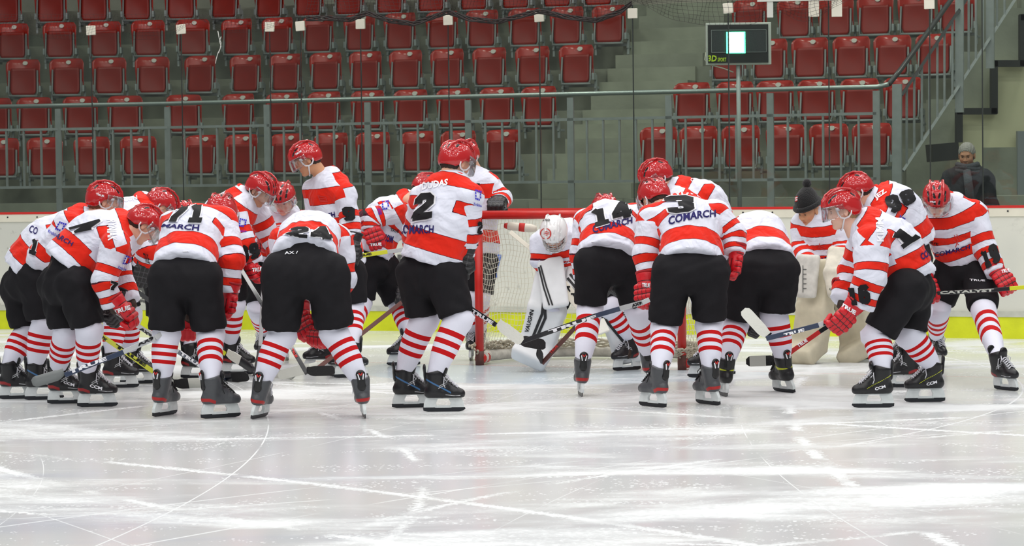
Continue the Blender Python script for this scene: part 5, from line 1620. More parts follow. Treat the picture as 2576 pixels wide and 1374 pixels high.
# base frame: red stub then white padded loop
b = MB(); loop = [(-HW, .05, .06), (-HW - .10, .35, .06), (-HW - .02, .80, .06), (-HW + .40, 1.10, .06), (0, 1.15, .06), (HW - .40, 1.10, .06), (HW + .02, .80, .06), (HW + .10, .35, .06), (HW, .05, .06)]
cr = []
for i in range(len(loop) - 1):
    for t in np.linspace(0, 1, 5)[:-1]: cr.append(Vector(loop[i]).lerp(Vector(loop[i + 1]), t))
cr.append(Vector(loop[-1]))
b.tube(cr, .05, 10); b.obj('base_frame', mat('snowy_white_base', (206, 204, 194), .7, vary=.3, vscale=14), goal, True)
for s in (-1, 1): MB().tube([(s * HW, 0, .055), (s * (HW + .02), .16, .055)], .045, 10).obj('base_stub', M_POST, goal, True)
b = MB()
b.tube([(-HW, 0, GH), (-HW + .03, .35, GH + .0), (-HW + .35, .55, GH), (0, .60, GH), (HW - .35, .55, GH), (HW - .03, .35, GH), (HW, 0, GH)], .022, 8)
b.obj('top_frame', mat('white_goal_pipe', (220, 218, 208), .4), goal, True)
def netpatch(f, nu, nv, r, name):
    b = MB(); g = [[Vector(f(i / nu, j / nv)) for j in range(nv + 1)] for i in range(nu + 1)]
    for i in range(nu + 1): b.tube(g[i], r, 3, cap=False)
    for j in range(nv + 1): b.tube([g[i][j] for i in range(nu + 1)], r, 3, cap=False)
    return tag(b.obj(name, M_CORD, goal), kind='stuff')
def topc(u):   # along the top frame from the left post round to the right post
    a = [(-HW, 0, GH), (-HW + .03, .35, GH), (-HW + .35, .55, GH), (0, .60, GH), (HW - .35, .55, GH), (HW - .03, .35, GH), (HW, 0, GH)]
    t = u * (len(a) - 1); i = min(int(t), len(a) - 2); return Vector(a[i]).lerp(Vector(a[i + 1]), t - i)
def botc(u):
    a = [(-HW, .0, .08), (-HW - .10, .35, .08), (-HW - .02, .80, .08), (-HW + .40, 1.10, .08), (HW - .40, 1.10, .08), (HW + .02, .80, .08), (HW + .10, .35, .08), (HW, .0, .08)]
    t = u * (len(a) - 1); i = min(int(t), len(a) - 2); return Vector(a[i]).lerp(Vector(a[i + 1]), t - i)
def backnet(u, v):
    p = topc(u).lerp(botc(u), v); sag = .10 * math.sin(PI * v) + .02 * math.sin(u * 31 + v * 6)
    return (p.x + .012 * math.sin(v * 23 + u * 9), p.y + sag * math.sin(PI * min(1, max(0, u))) - .02, p.z + .012 * math.sin(u * 41))
netpatch(backnet, 74, 26, .0022, 'net')
netpatch(lambda u, v: tuple(Vector((-HW + 2 * HW * u, 0, GH)).lerp(topc(u), v) - Vector((0, 0, .05 * math.sin(PI * v) * math.sin(PI * u)))), 40, 11, .0022, 'top_net')
# skirt of bunched net and snow at the foot
b = MB()
for q in range(5):
    b.tube([botc(u) + Vector((.02 * math.sin(u * 60 + q), -.05 - .03 * q + .015 * math.sin(u * 90 + q * 2), .02 + .014 * math.sin(u * 170 + q) ** 2 + .016 * q)) for u in np.linspace(0, 1, 160)], .009, 5)
b.obj('net_skirt', mat('dirty_net_skirt', (186, 178, 158), .9, vary=.3, vscale=25), goal, True)
# water bottle in the netting on top of the goal
wb = thing('water_bottle', 'white water bottle with red cap lying on top of the goal netting', 'bottle', P(1312, 572, 22.95))
dv = (P(1372, 577, 22.9) - P(1262, 566, 22.95))
u_ = dv.normalized()
MB().tube([-u_ * .12, -u_ * .11, u_ * .08, u_ * .13], [.030, .036, .036, .024], 14).obj('bottle_body', mat('white_bottle', (226, 220, 206), .35), wb, True)
MB().tube([-u_ * .15, -u_ * .115], [.018, .030], 12).obj('bottle_cap', M_REDPRINT, wb, True)
MB().tube([-u_ * .02, u_ * .03], [.0368, .0368], 14).obj('bottle_band', M_REDPRINT, wb, True)

# ------------------------------------------------------------------ sticks
M_SHB = mat('black_shaft', (24, 25, 30), .35, coat=.4)
M_SHS = mat('silver_shaft', (186, 188, 190), .35, coat=.3)
M_SHY = mat('yellow_shaft', (214, 218, 40), .4)
M_SHR = mat('red_shaft', (190, 40, 40), .4)
M_SHN = mat('brown_shaft', (92, 50, 44), .4)
M_SHC = mat('navy_shaft', (44, 56, 82), .35, coat=.4)
M_SHW = mat('pale_shaft', (222, 216, 200), .5)
M_TAPEK = mat('black_tape', (26, 26, 28), .8, bump=.3, bscale=60)
M_TAPEW = mat('white_tape', (222, 222, 214), .8, bump=.3, bscale=60)
M_TAPEC = mat('clear_white_tape', (196, 198, 190), .6)
M_BLADEG = mat('grey_stick_blade', (120, 124, 124), .4)
def stick(label, pts, cols, blade=None, tape=None, bmat=None, text=None, tcol=None, w=.034, d=.022, bl_h=.075, up=None, butt=None):
    """pts: (x, y, Y) from butt to heel with section colours; blade: toe (x, y, Y)"""
    Q = [P(*p) for p in pts]
    root = thing('hockey_stick', label, 'hockey stick', Q[0], 0, 'hockey sticks')
    off = Q[0]
    t = (Q[-1] - Q[0]).normalized(); view = (Q[0] - CO).normalized()
    sdv = t.cross(view).normalized()
    parts = []
    for i in range(len(Q) - 1):
        parts.append(MB().bar(Q[i] - off, Q[i + 1] - off, w, d, sdv).obj('shaft', cols[i], root, bevel=.003))
    if butt:
        MB().tube([Q[0] - off - t * .015, Q[0] - off + t * .10], .021, 8).obj('grip_tape', butt, root, True)
    if blade:
        toe = P(*blade); heel = Q[-1]; a = (toe - heel); Lb = a.length; a.normalize()
        upv = Vector(up) if up else Vector((0, 0, 1)) - t * .25
        upv = (upv - a * upv.dot(a)); upv = upv.normalized() if upv.length > .15 else (Vector((0, 0, 1)) - a * a.z).normalized()
        nb = a.cross(upv)
        def blade_mesh(t0, t1, th, grow):
            b = MB(); n = 12; vs = []; fs = []
            for i in range(n + 1):
                s = t0 + (t1 - t0) * i / n
                hh = bl_h * (.62 + .38 * min(1, s / .25)) + grow
                round_ = 1 if s < .86 else math.sqrt(max(0.02, 1 - ((s - .86) / .16) ** 2))
                c = heel - off + a * (Lb * s) + nb * (.028 * s * s) + upv * (.012 * (1 - min(1, s / .15)))
                lo_ = -.5 * hh * round_ * .9 - grow; hi_ = .5 * hh * round_ * 1.1 + .0 + grow
                for (k, q) in ((lo_, -th), (hi_, -th * .7), (hi_, th * .7), (lo_, th)): vs.append(c + upv * (k + bl_h * .18) + nb * q)
            for i in range(n):
                for k in range(4): fs.append((i * 4 + k, i * 4 + (k + 1) % 4, (i + 1) * 4 + (k + 1) % 4, (i + 1) * 4 + k))
            fs += [(0, 1, 2, 3), (n * 4 + 3, n * 4 + 2, n * 4 + 1, n * 4)]
            return b.add(vs, fs)
        blade_mesh(0, 1, .005, 0).obj('stick_blade', bmat or M_SHB, root, True, bevel=0)
        if tape: blade_mesh(tape[0], tape[1], .0062, .0012).obj('blade_tape', tape[2], root, False)
    if text:
        for (s, p0, p1, colr) in text:
            # letters along the shaft, p0 and p1 are photo points of the lettering's ends
            A = Vector(p0); B = Vector(p1); dd = (B - A); nn = Vector((dd.y, -dd.x)).normalized()
            if nn.y > 0: nn = -nn
            Ym = (Q[0].y + Q[-1].y) / 2; hp_ = w * FPX / Ym * .36
            quad = [A + nn * hp_, B + nn * hp_, B - nn * hp_, A - nn * hp_]
            bm_vs, bm_fs = text2d(s, .05, .2)
            px = [bil([tuple(v) for v in quad], v) for v in bm_vs]
            for pr in parts:
                project('lettering', px, bm_fs, pr, colr, root, eps=.003)
    return root
stick('black and silver stick with white lettering under the leftmost red glove', [(286, 780, 18.85), (300, 790, 18.85), (446, 884, 20.2), (566, 958, 21.3)], [M_SHS, M_SHS, M_SHC], (632, 950, 21.1), (.3, 1, M_TAPEK), text=[('AX9', (352, 826), (380, 846), M_BLACKNUM), ('TRUE', (452, 886), (508, 924), M_WHITENUM)])
stick('yellow and black stick crossing low behind the left group', [(206, 812, 19.4), (250, 841, 19.5), (384, 934, 20.3), (438, 972, 20.5)], [M_SHY, M_SHY, M_SHB], (524, 966, 20.4), (.02, .45, M_TAPEK), M_TAPEC, text=[('9X', (254, 846), (268, 857), M_BLACKNUM), ('TRUE', (290, 868), (366, 920), M_BLACKNUM)])
stick('thin yellow and black stick from black gloves down past number 71 to a taped blade', [(300, 700, 20.7), (340, 730, 20.7), (384, 762, 20.9), (486, 836, 21.3), (566, 890, 21.6)], [M_SHY, M_SHB, M_SHB, M_SHY], (642, 934, 21.5), (.05, .5, M_TAPEW), text=[('TRUE', (318, 712), (350, 736), M_BLACKNUM)])
stick('silver and blue stick angled down to the left across the front skates, grey blade', [(440, 816, 18.2), (390, 851, 18.15), (310, 886, 18.1), (163, 944, 18.05)], [M_SHS, M_SHS, M_SHC], (84, 972, 18.0), None, M_BLADEG, text=[('AX9', (346, 868), (386, 850), M_BLACKNUM), ('TRUE', (172, 938), (268, 902), M_WHITENUM)], up=(0, -.3, 1))
stick('black stick slanting from the glove of number 89 down to a black blade', [(590, 650, 21.7), (659, 764, 21.4), (729, 866, 21.1), (772, 940, 20.9)], [M_SHB, M_SHB, M_SHB], (846, 938, 20.8), (.05, 1, M_TAPEK), text=[('TRUE', (734, 878), (746, 900), M_REDPRINT)])
stick('upright thin dark stick between number 89 and number 24 with a white taped blade', [(664, 690, 22.3), (655, 872, 22.0), (640, 950, 21.8)], [M_SHS, M_SHB], (748, 948, 21.4), (.5, .96, M_TAPEC), M_BLADEG)
stick('yellow stick held level at the waist of the tall upright player', [(872, 649, 21.76), (890, 646, 21.8), (972, 634, 22.45), (1060, 622, 22.75)], [M_SHY, M_SHY, M_SHS], None, text=[('TRUE', (892, 644), (934, 638), M_BLACKNUM)])
stick('dark brown stick slanting down left from a black glove behind number 2', [(1022, 752, 22.4), (1009, 762, 22.3), (892, 854, 21.7), (800, 926, 21.3)], [M_SHB, M_SHN, M_SHN], (700, 950, 21.3), (.2, 1, M_TAPEC), M_TAPEC)
stick('black stick with white lettering and white taped blade left of the goalkeeper', [(1140, 748, 18.8), (1180, 774, 18.8), (1248, 818, 18.7)], [M_SHB, M_SHB], (1310, 864, 18.7), (.0, 1, M_TAPEW), text=[('TRUE', (1186, 780), (1240, 814), M_WHITENUM)], up=(.3, 0, 1))
stick('long dark stick with large white lettering from number 3 to the goal mouth', [(1634, 754, 18.6), (1616, 762, 18.6), (1562, 776, 18.9), (1500, 794, 19.0), (1306, 862, 19.2)], [M_SHS, M_SHS, M_SHC, M_SHB], (1362, 874, 19.5), (.0, 1, M_TAPEK), text=[('AX9', (1590, 770), (1614, 762), M_BLACKNUM), ('TRUE', (1380, 836), (1500, 796), M_WHITENUM)], up=(0, 0, 1))
stick('red and black stick slanting down through the legs of number 14', [(1575, 686, 20.2), (1500, 770, 20.4), (1445, 826, 20.6), (1364, 914, 20.8)], [M_SHB, M_SHB, M_SHN], (1360, 890, 20.55), (.2, 1, M_TAPEK), text=[('TRUE', (1384, 888), (1402, 868), M_REDPRINT)])
stick('silver and navy stick held out by number 16 with raised white blade', [(2150, 786, 18.25), (2112, 800, 18.25), (2060, 818, 18.3), (1928, 852, 18.4)], [M_SHS, M_SHS, M_SHC], (1866, 784, 18.4), (.05, 1, M_TAPEW), text=[('AX9', (2070, 818), (2090, 812), M_BLACKNUM), ('TRUE', (1972, 844), (2024, 830), M_WHITENUM)], up=(1, 0, .6))
stick('red stick with white lettering low behind the yellow trimmed skate, grey taped blade', [(2150, 778, 20.5), (2060, 836, 20.25), (1992, 884, 20.05), (1958, 912, 19.95)], [M_SHB, M_SHR, M_SHR], (1880, 916, 19.9), (.4, .9, M_TAPEC), M_TAPEK, text=[('TRUE', (2006, 872), (2030, 856), M_WHITENUM)], up=(0, 0, 1))
stick('black stick with grey lettering held level by number 19 at the right edge', [(2358, 738, 20.2), (2500, 730, 20.15), (2540, 726, 20.1), (2640, 718, 20.0)], [M_SHB, M_SHB, M_SHY], None, text=[('CATALYST', (2364, 737), (2500, 730), M_TAPEC)], w=.030)
gs = stick('goalkeeper stick with pale shaft and wide white paddle in front of the net', [(1284, 584, 22.15), (1330, 622, 22.05), (1412, 716, 21.8)], [M_SHW, M_SHW], None)
PD = MB().bar(P(1412, 714, 21.8) - gs.location, P(1500, 816, 21.7) - gs.location, .09, .024, (P(1412, 714, 21.8) - P(1500, 816, 21.7)).cross(P(1412, 714, 21.8) - CO)).obj('paddle', M_SHW, gs, bevel=.006)
MB().bar(P(1505, 806, 21.65) - gs.location, P(1520, 838, 21.5) - gs.location, .10, .02, (1, 0, .3)).obj('stick_blade', M_TAPEW, gs, bevel=.01)
strokes(PD, [[(1420, 722), (1434, 722)], [(1427, 722), (1434, 734)], [(1436, 740), (1450, 740)], [(1443, 741), (1450, 754)]], 4, M_BLACKNUM, gs, name='lettering')
# ------------------------------------------------------------------ goalkeeper pads
M_PADW = mat('white_pad', (226, 228, 230), .5, bump=.2, bscale=10, vary=.07, vscale=8)
M_PADC = mat('worn_cream_pad', (206, 198, 174), .6, bump=.25, bscale=10, vary=.16, vscale=7)
M_BLK = mat('black_pad_stripe', (26, 26, 30), .6)
def pad(parent, pts, wid, thick_, m, name='leg_pad', fwd=(0, -1, 0), k=.03):
    """rounded slab along a path of photo points (x, y, Y)"""
    Q = [np.array(P(*p)) for p in pts]; f = unit(np.array(fwd, float)); prims = []
    def fn(X):
        d = None
        for i in range(len(Q) - 1):
            a, b = Q[i], Q[i + 1]; t = unit(b - a); ff = unit(f - t * (f @ t)); s = np.cross(t, ff); L_ = np.linalg.norm(b - a)
            c = (a + b) / 2; q = X - c
            w0, w1 = wid[i] / 2, wid[i + 1] / 2
            h = np.clip((q @ t) / L_ + .5, 0, 1); w = w0 + (w1 - w0) * h
            r = .03
            u = np.abs(q @ t) - (L_ / 2 + .01); v = np.abs(q @ s) - (w - r); z = np.abs(q @ ff) - (thick_ / 2 - r)
            e = np.sqrt(np.maximum(u, 0) ** 2 + np.maximum(v, 0) ** 2 + np.maximum(z, 0) ** 2) + np.minimum(np.maximum(np.maximum(u, v), z), 0) - r
            d = e if d is None else smin(d, e, k)
        return d
    lo = np.min(Q, axis=0) - max(wid) / 2 - .06; hi = np.max(Q, axis=0) + max(wid) / 2 + .06
    V, F = nets(fn, lo, hi, .014)
    off = np.array(wm(parent).translation)
    return link(name, mesh_np(name, V, F, m, None, off), parent)
g = PEOPLE['goalkeeper']; gr = g['root']
pl = pad(gr, [(1400, 668, 22.0), (1376, 780, 21.9), (1352, 868, 22.0), (1330, 900, 21.9)], (.30, .30, .29, .30), .15, M_PADW, fwd=(-.25, -1, .1))
pr_ = pad(gr, [(1500, 668, 22.1), (1552, 790, 22.0), (1584, 866, 22.1), (1590, 900, 22.1)], (.27, .28, .30, .30), .15, M_PADW, fwd=(.1, -1, .1))
strokes(pl, [[(1372, 716), (1364, 790), (1340, 850)], [(1370, 740), (1372, 800), (1350, 850)]], 7, M_BLK, gr, name='pad_stripe')
strokes(pr_, [[(1516, 796), (1560, 850), (1590, 888)], [(1510, 760), (1560, 820), (1584, 862)]], 7, M_BLK, gr, name='pad_stripe')
letters(pl, 'VAUGHN', [(1320, 834), (1334, 778), (1344, 781), (1330, 838)], M_BLACKNUM, gr, bold=.03)
letters(pr_, 'VAUGHN', [(1570, 784), (1604, 832), (1592, 840), (1556, 790)], M_BLACKNUM, gr, bold=.03)
bk = pad(gr, [(1384, 660, 21.85), (1398, 764, 21.75)], (.22, .22), .05, M_PADW, 'blocker', fwd=(-.1, -1, 0), k=.01)
strokes(bk, [[(1360, 668), (1374, 720), (1390, 768)], [(1356, 672), (1368, 724), (1382, 768)]], 4, M_BLK, gr, name='pad_stripe')
ct = pad(gr, [(1450, 676, 21.95), (1444, 724, 21.85)], (.17, .15), .12, M_PADW, 'catching_glove', fwd=(0, -1, .2))
strokes(ct, [[(1428, 700), (1458, 736)], [(1434, 690), (1462, 724)]], 6, M_BLK, gr, name='pad_stripe')
# white mask with cage
MH = g['MH']
mk = place(link('goalie_mask', mesh_np('goalie_mask', HELMV * np.array([1.02, 1.05, 1.04]), HELMF, M_HELMW, {'dark': HELMD * .4 - .02}), gr), MH)
chin = [ell((.055, 0, -.075), (.075, .085, .055)), ell((.0, .075, -.04), (.06, .03, .06)), ell((.0, -.075, -.04), (.06, .03, .06))]
inn = ell((.02, 0, -.02), (.092, .083, .105))
def fmask(X):
    d = union(chin, X, .02); d = np.maximum(d, -sd(inn, X)); return np.maximum(d, -sd(ell((.11, 0, -.01), (.07, .062, .062)), X))
V, F = nets(fmask, (-.08, -.12, -.15), (.15, .12, .05), .006)
link('chin_guard', mesh_np('chin_guard', V, F, mat('white_chin_guard', (230, 230, 230), .35, coat=.5)), mk)
b = MB()
for z in (.035, .008, -.018, -.044, -.070):
    b.tube([(.128 * math.cos(a) + .006, .098 * math.sin(a), z) for a in np.linspace(-1.2, 1.2, 12)], .0028, 5)
for a in (-.7, -.35, 0, .35, .7):
    b.tube([(.128 * math.cos(a) + .006 + .004 * math.sin(q), .098 * math.sin(a), z) for q, z in zip(np.linspace(0, 3, 6), np.linspace(.04, -.08, 6))], .0028, 5)
b.obj('cage', mat('steel_cage', (190, 192, 194), .3, metal=.7), mk, True)
# wreath emblem and writing on the mask
cx, cy = 1376, 588
wr_l = [[(cx - 3 - 13 * math.sin(t), cy + 13 * math.cos(t)) for t in np.linspace(.2, 2.9, 8)], [(cx - 3 + 13 * math.sin(t), cy + 13 * math.cos(t)) for t in np.linspace(.2, 2.9, 8)]]
strokes(mk, wr_l, 2.2, M_REDPRINT, mk, name='wreath', step=3)
strokes(mk, [[(cx - 8, cy - 3), (cx - 2, cy - 5), (cx + 5, cy - 3)], [(cx - 8, cy + 1), (cx - 2, cy - 1), (cx + 5, cy + 1)], [(cx - 3, cy + 4), (cx + 2, cy + 3)]], 1.6, M_REDPRINT, mk, name='emblem', step=3)
letters(mk, '950', [(1364, 551), (1384, 551), (1384, 557), (1364, 557)], M_GREYPRINT, mk, bold=.02)
letters(mk, 'BAUER', [(1366, 610), (1386, 612), (1386, 616), (1366, 614)], M_GREYPRINT, mk, bold=.02)

# reserve goalkeeper: hat, pads, gloves
r_ = PEOPLE['reserve_goalkeeper']; rr_ = r_['root']
M_WOOL = mat('black_wool', (18, 18, 20), .95, bump=.9, bscale=120, sheen=.2)
def fhat(X):
    d = smin(sd(ell((-.012, 0, .065), (.114, .098, .125)), X), sd(ell((-.055, 0, .12), (.06, .06, .075)), X), .04)
    d = np.maximum(d, (.030 - X[..., 0] * .05 - X[..., 2])); return d + .0012 * np.sin(np.arctan2(X[..., 1], X[..., 0]) * 60)
V, F = nets(fhat, (-.15, -.12, .0), (.13, .12, .22), .005)
hat = place(link('knitted_hat', mesh_np('knitted_hat', V, F, M_WOOL), rr_), r_['MH'])
MB().tube([(-.012 + .118 * math.cos(t), .101 * math.sin(t), .052) for t in np.linspace(0, 2 * PI, 31)[:-1]], .022, 8, closed=True).obj('hat_brim', M_WOOL, hat, True)
rs = np.random.RandomState(3)
pp = [ell((-.085, 0, .215), (.038, .038, .038))]
V, F = nets(lambda X: union(pp, X, 0) + .003 * np.sin(X[..., 0] * 500) * np.sin(X[..., 1] * 480) * np.sin(X[..., 2] * 510), (-.14, -.05, .16), (-.03, .05, .27), .005)
link('pompom', mesh_np('pompom', V, F, M_WOOL), hat)
letters(hat, 'TRUE', [(1990, 524), (2008, 524), (2008, 530), (1990, 530)], M_WHITENUM, hat, bold=.03)
strokes(hat, [[(1998, 497), (2007, 495)], [(1998, 502), (2007, 500)], [(1998, 507), (2007, 505)]], 2.4, M_REDPRINT, hat, name='emblem', step=3)
strokes(hat, [[(1998, 499.5), (2007, 497.5)], [(1998, 504.5), (2007, 502.5)]], 2.0, M_WHITENUM, hat, name='emblem', step=3)
pad(rr_, [(2060, 668, 22.6), (2050, 780, 22.5), (2036, 868, 22.6), (2010, 896, 22.5)], (.32, .31, .30, .30), .15, M_PADC, fwd=(-.75, -.8, 0))
pad(rr_, [(2112, 668, 22.7), (2146, 780, 22.7), (2160, 868, 22.8), (2150, 892, 22.6)], (.24, .27, .30, .30), .15, M_PADC, fwd=(-.5, -1, 0))
bw = pad(rr_, [(2034, 652, 22.45), (2028, 738, 22.4)], (.20, .18), .06, mat('worn_white_blocker', (206, 204, 196), .6, vary=.2, vscale=14), 'blocker', fwd=(-.3, -1, 0), k=.01)
strokes(bw, [[(2020, 668), (2020, 736)]] + [[(2020, y), (2029, y)] for y in (678, 690, 702, 714, 726)], 2.2, M_GREYPRINT, rr_, name='pad_stripe')
cg = pad(rr_, [(2108, 640, 22.5), (2100, 690, 22.35), (2104, 736, 22.3)], (.17, .18, .15), .14, mat('worn_white_catcher', (212, 206, 190), .6, vary=.18, vscale=14), 'catching_glove', fwd=(-.2, -1, 0))
letters(cg, 'CCM', [(2108, 666), (2126, 672), (2125, 678), (2107, 672)], M_BLACKNUM, rr_)
letters(cg, 'AXIS', [(2086, 724), (2098, 728), (2098, 734), (2086, 730)], M_BLACKNUM, rr_)

# spectator's scarf
s_ = PEOPLE['spectator']; b = MB()
hd = Vector(s_['root'].location); c = P(2434, 424, 27.86)
for q, (rr, dz) in enumerate(((.105, 0), (.115, -.035), (.10, .03))):
    b.tube([c - hd + Vector((rr * math.cos(t), rr * math.sin(t) * .9, dz + .012 * math.sin(2 * t + q))) for t in np.linspace(0, 2 * PI, 21)[:-1]], .030, 8, closed=True)
b.tube([c - hd + Vector((-.03, -.13, -.02)), c - hd + Vector((-.02, -.20, -.2)), c - hd + Vector((0, -.20, -.4))], [.04, .045, .04], 8)
b.obj('scarf', mat('grey_scarf', (74, 76, 82), .95, bump=.8, bscale=60), s_['root'], True)

# ------------------------------------------------------------------ writing on the jerseys
def J(k): return PEOPLE[k]['jersey']
def krak(k, q, txt='Kraków', tq=None):
    """small blue block emblem, with its word under it"""
    vs = []; fs = []
    cells = [(0, 3), (1, 3), (2, 3), (0, 2), (3, 2), (0, 1), (3, 1), (0, 0), (1, 0), (2, 0), (3, 3), (1, 1.5)]
    for (i, j) in cells[:-1]:
        x0, y0 = i / 4 + .02, j / 4 + .03; x1, y1 = x0 + .19, y0 + .18; n = len(vs)
        for a in range(3):
            for c in range(3): vs.append(bil(q, (x0 + (x1 - x0) * a / 2 + .05 * (y0 > .6), y0 + (y1 - y0) * c / 2)))
        for a in range(2):
            for c in range(2): fs.append((n + a * 3 + c, n + a * 3 + c + 1, n + (a + 1) * 3 + c + 1, n + (a + 1) * 3 + c))
    project('emblem', vs, fs, J(k), M_BLUELOGO, J(k), eps=.005)
    if tq: letters(J(k), txt, tq, M_BLUELOGO, bold=.01)
W_ = M_WHITENUM; K_ = M_BLACKNUM; N_ = M_BLUEPRINT
# left group
krak('left_back', [(150, 556), (168, 562), (156, 584), (138, 578)], 'Kraków', [(124, 577), (148, 590), (145, 598), (121, 585)])
number(J('left_back'), '1', [(82, 598), (104, 606), (92, 644), (72, 636)], K_, w=.26, outline=W_)
letters(J('left_back'), 'CO', [(78, 566), (98, 574), (92, 592), (72, 584)], N_)
letters(J('number_7_left'), 'RYNIAK', [(292, 554), (295, 606), (272, 606), (268, 552)], W_, bold=.03)
number(J('number_7_left'), '7', [(168, 578), (244, 556), (252, 574), (176, 592)], K_, w=.36, outline=W_)
letters(J('number_7_left'), 'ARCH', [(146, 586), (186, 610), (180, 620), (134, 596)], N_)
krak('number_7_left', [(316, 640), (330, 646), (322, 668), (306, 664)], 'Kraków', [(298, 668), (318, 674), (317, 682), (296, 676)])
number(J('number_7_left'), '7', [(276, 706), (294, 712), (290, 732), (274, 728)], K_, w=.3, outline=W_)
letters(J('behind_seven'), 'KIUN', [(308, 500), (345, 492), (346, 502), (309, 510)], W_)
letters(J('behind_seven'), 'TRUE', [(360, 636), (372, 640), (378, 664), (366, 662)], K_)
# 71
number(J('number_71'), '71', [(436, 520), (520, 512), (512, 560), (414, 560)], K_, w=.26, outline=W_)
letters(J('number_71'), 'MARCH', [(412, 564), (502, 566), (500, 582), (404, 572)], N_, bold=.03)
# 89
letters(J('number_89'), 'SULA', [(560, 462), (574, 476), (562, 490), (545, 482)], W_, bold=.03)
number(J('number_89'), '89', [(598, 622), (648, 610), (652, 644), (606, 664)], K_, w=.30)
krak('number_89', [(602, 548), (620, 552), (618, 574), (600, 570)], 'Kraków', [(598, 577), (620, 579), (620, 585), (598, 583)])
# tall player
number(J('tall_left_facing'), '9', [(862, 522), (890, 522), (892, 554), (866, 556)], K_, w=.32)
letters(J('tall_left_facing'), 'ARCH', [(800, 542), (842, 532), (844, 546), (804, 554)], N_, bold=.04)
strokes(J('tall_left_facing'), [[(800, 492), (820, 496), (824, 508), (806, 506), (800, 492)], [(804, 498), (818, 500)], [(806, 503), (820, 504)]], 2, M_REDPRINT, name='crest', step=3)
# 24
number(J('number_24'), '24', [(738, 574), (822, 572), (838, 606), (720, 592)], K_, w=.26, outline=W_)
number(J('number_24'), '2', [(862, 698), (878, 696), (880, 736), (864, 738)], K_, w=.32)
letters(PEOPLE['number_24']['pants'], 'AX /', [(716, 634), (750, 632), (750, 639), (716, 641)], W_)
# bent player
number(J('bent_right'), '7', [(906, 508), (918, 506), (924, 540), (914, 544)], K_, w=.34)
krak('bent_right', [(960, 506), (978, 504), (980, 526), (962, 530)], 'Kraków', [(948, 518), (956, 516), (962, 540), (952, 542)])
letters(J('bent_right'), 'COM', [(966, 588), (990, 594), (986, 612), (964, 606)], N_, bold=.04)
letters(J('bent_right'), 'TRUE', [(982, 574), (1004, 578), (1002, 586), (981, 582)], K_)
# 2
letters(J('number_2'), 'DUDAS', [(1062, 460), (1128, 450), (1126, 466), (1062, 479)], W_, bold=.04)
number(J('number_2'), '2', [(1050, 490), (1096, 484), (1089, 548), (1036, 558)], K_, w=.26, outline=W_)
letters(J('number_2'), 'COMARCH', [(1002, 564), (1092, 567), (1090, 587), (1002, 590)], N_, bold=.03)
krak('number_2', [(1194, 476), (1210, 480), (1210, 508), (1195, 502)], 'Kraków', [(1192, 508), (1211, 514), (1211, 522), (1192, 516)])
number(J('number_2'), '2', [(1200, 556), (1211, 560), (1209, 590), (1199, 586)], K_, w=.3)
for ox in (0,): number(J('behind_goal'), '7', [(1198, 462), (1206, 462), (1206, 480), (1198, 480)], K_, w=.3)
# 14, 3
number(J('number_14'), '14', [(1484, 530), (1578, 504), (1590, 544), (1492, 574)], K_, w=.26, outline=W_)
letters(J('number_14'), 'COMARCH', [(1490, 568), (1590, 546), (1590, 562), (1492, 588)], N_, bold=.03)
letters(J('number_3'), 'GOSZTYLA', [(1618, 504), (1742, 478), (1744, 490), (1622, 520)], W_, bold=.04, arc=.3)
number(J('number_3'), '3', [(1668, 496), (1744, 494), (1748, 532), (1688, 540)], K_, w=.26, outline=W_)
letters(J('number_3'), 'COMARCH', [(1682, 546), (1800, 528), (1800, 546), (1682, 568)], N_, bold=.03, arc=.2)
letters(J('far_right_lean'), 'C', [(1738, 448), (1746, 450), (1744, 458), (1736, 456)], W_)
# 16, 98, 19
letters(J('number_16'), 'KIMM', [(2222, 608), (2222, 548), (2202, 548), (2206, 608)], W_, bold=.04)
number(J('number_16'), '1', [(2240, 596), (2268, 566), (2318, 592), (2262, 632)], K_, w=.26, outline=W_)
letters(J('number_16'), 'COMA', [(2312, 640), (2352, 614), (2352, 636), (2320, 656)], N_, bold=.04)
number(J('number_16'), '16', [(2130, 722), (2186, 716), (2188, 762), (2136, 766)], K_, w=.32)
letters(J('number_98'), 'JEZ', [(2196, 494), (2224, 476), (2234, 486), (2206, 506)], W_, bold=.04)
number(J('number_98'), '98', [(2222, 500), (2292, 476), (2304, 506), (2242, 540)], K_, w=.28)
krak('number_98', [(2262, 540), (2278, 548), (2272, 572), (2256, 562)])
number(J('number_19'), '19', [(2466, 634), (2502, 614), (2516, 656), (2480, 676)], K_, w=.34)
letters(J('number_19'), 'TRUE', [(2326, 602), (2362, 612), (2361, 618), (2325, 608)], K_)
letters(J('number_19'), 'COMARCH', [(2350, 636), (2440, 616), (2440, 626), (2352, 648)], N_)
letters(PEOPLE['number_19']['pants'], 'TRUE', [(2440, 702), (2478, 704), (2478, 709), (2440, 707)], W_)
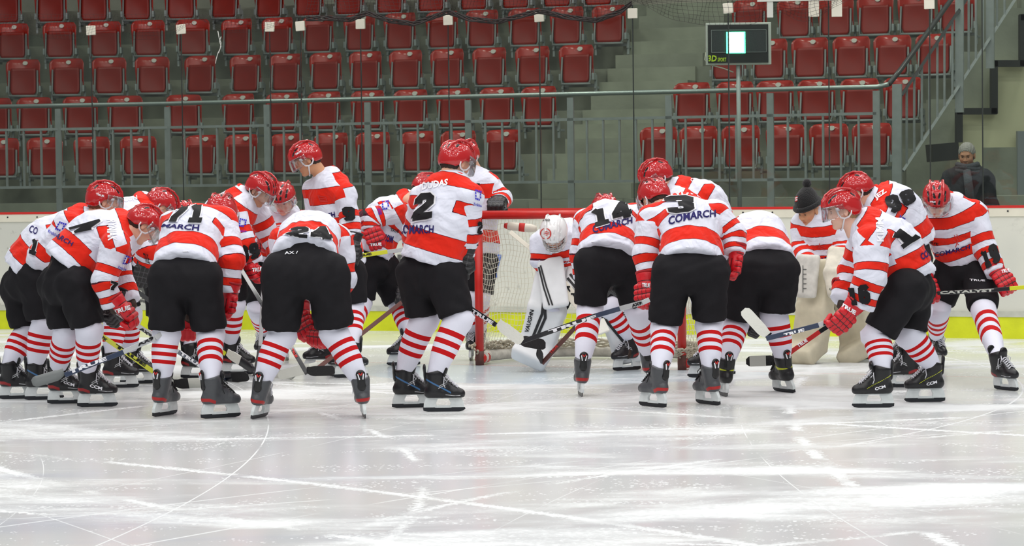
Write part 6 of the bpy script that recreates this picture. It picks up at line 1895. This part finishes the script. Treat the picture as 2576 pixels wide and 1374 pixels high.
strokes(J('number_19'), [[(2400, 592), (2410, 604), (2404, 622)], [(2406, 590), (2416, 604)], [(2398, 604), (2412, 616)]], 2, M_REDPRINT, name='crest', step=3)
letters(J('reserve_goalkeeper'), 'MARCH', [(2052, 652), (2104, 640), (2104, 652), (2054, 664)], N_, bold=.03)
strokes(J('reserve_goalkeeper'), [[(2060, 616), (2076, 624)], [(2058, 621), (2074, 628)], [(2062, 612), (2060, 626)]], 2, M_REDPRINT, name='crest', step=3)
# gloves
def gl(k, i, q, txt='TRUE'):
    g_ = PEOPLE[k]['gloves'][i]
    if g_: letters(g_, txt, q, M_WHITENUM, bold=.05)
gl('number_7_left', 0, [(284, 780), (326, 768), (328, 780), (288, 790)])
gl('number_89', 0, [(634, 674), (662, 672), (662, 682), (634, 684)])
gl('number_16', 0, [(2120, 762), (2154, 782), (2150, 792), (2114, 772)])
gl('bent_right', 0, [(930, 612), (960, 610), (960, 618), (930, 620)])
gl('number_3', 0, [(1616, 712), (1636, 714), (1636, 724), (1616, 722)])
gl('number_19', 1, [(2518, 680), (2540, 676), (2542, 684), (2520, 688)])
# helmets and skates
for k, q in (('left_back', [(242, 486), (262, 491), (262, 496), (242, 491)]), ('tall_left_facing', [(742, 388), (758, 378), (759, 382), (744, 392)]), ('number_2', [(1108, 418), (1125, 414), (1126, 419), (1108, 423)]),
             ('number_16', [(2096, 532), (2118, 526), (2119, 530), (2097, 536)]), ('number_19', [(2340, 506), (2354, 506), (2354, 510), (2340, 510)])):
    letters(PEOPLE[k]['helmet'], 'TRUE', q, M_WHITENUM, bold=.05)
for k, i, q in (('number_7_left', 0, [(226, 966), (258, 974), (257, 982), (225, 974)]), ('number_7_left', 1, [(160, 958), (188, 966), (187, 973), (159, 965)]), ('number_16', 0, [(2200, 976), (2226, 968), (2228, 975), (2202, 983)]), ('number_16', 1, [(2330, 964), (2356, 957), (2357, 964), (2331, 971)])):
    letters(PEOPLE[k]['skates'][i], 'CCM', q, M_WHITENUM, bold=.04)
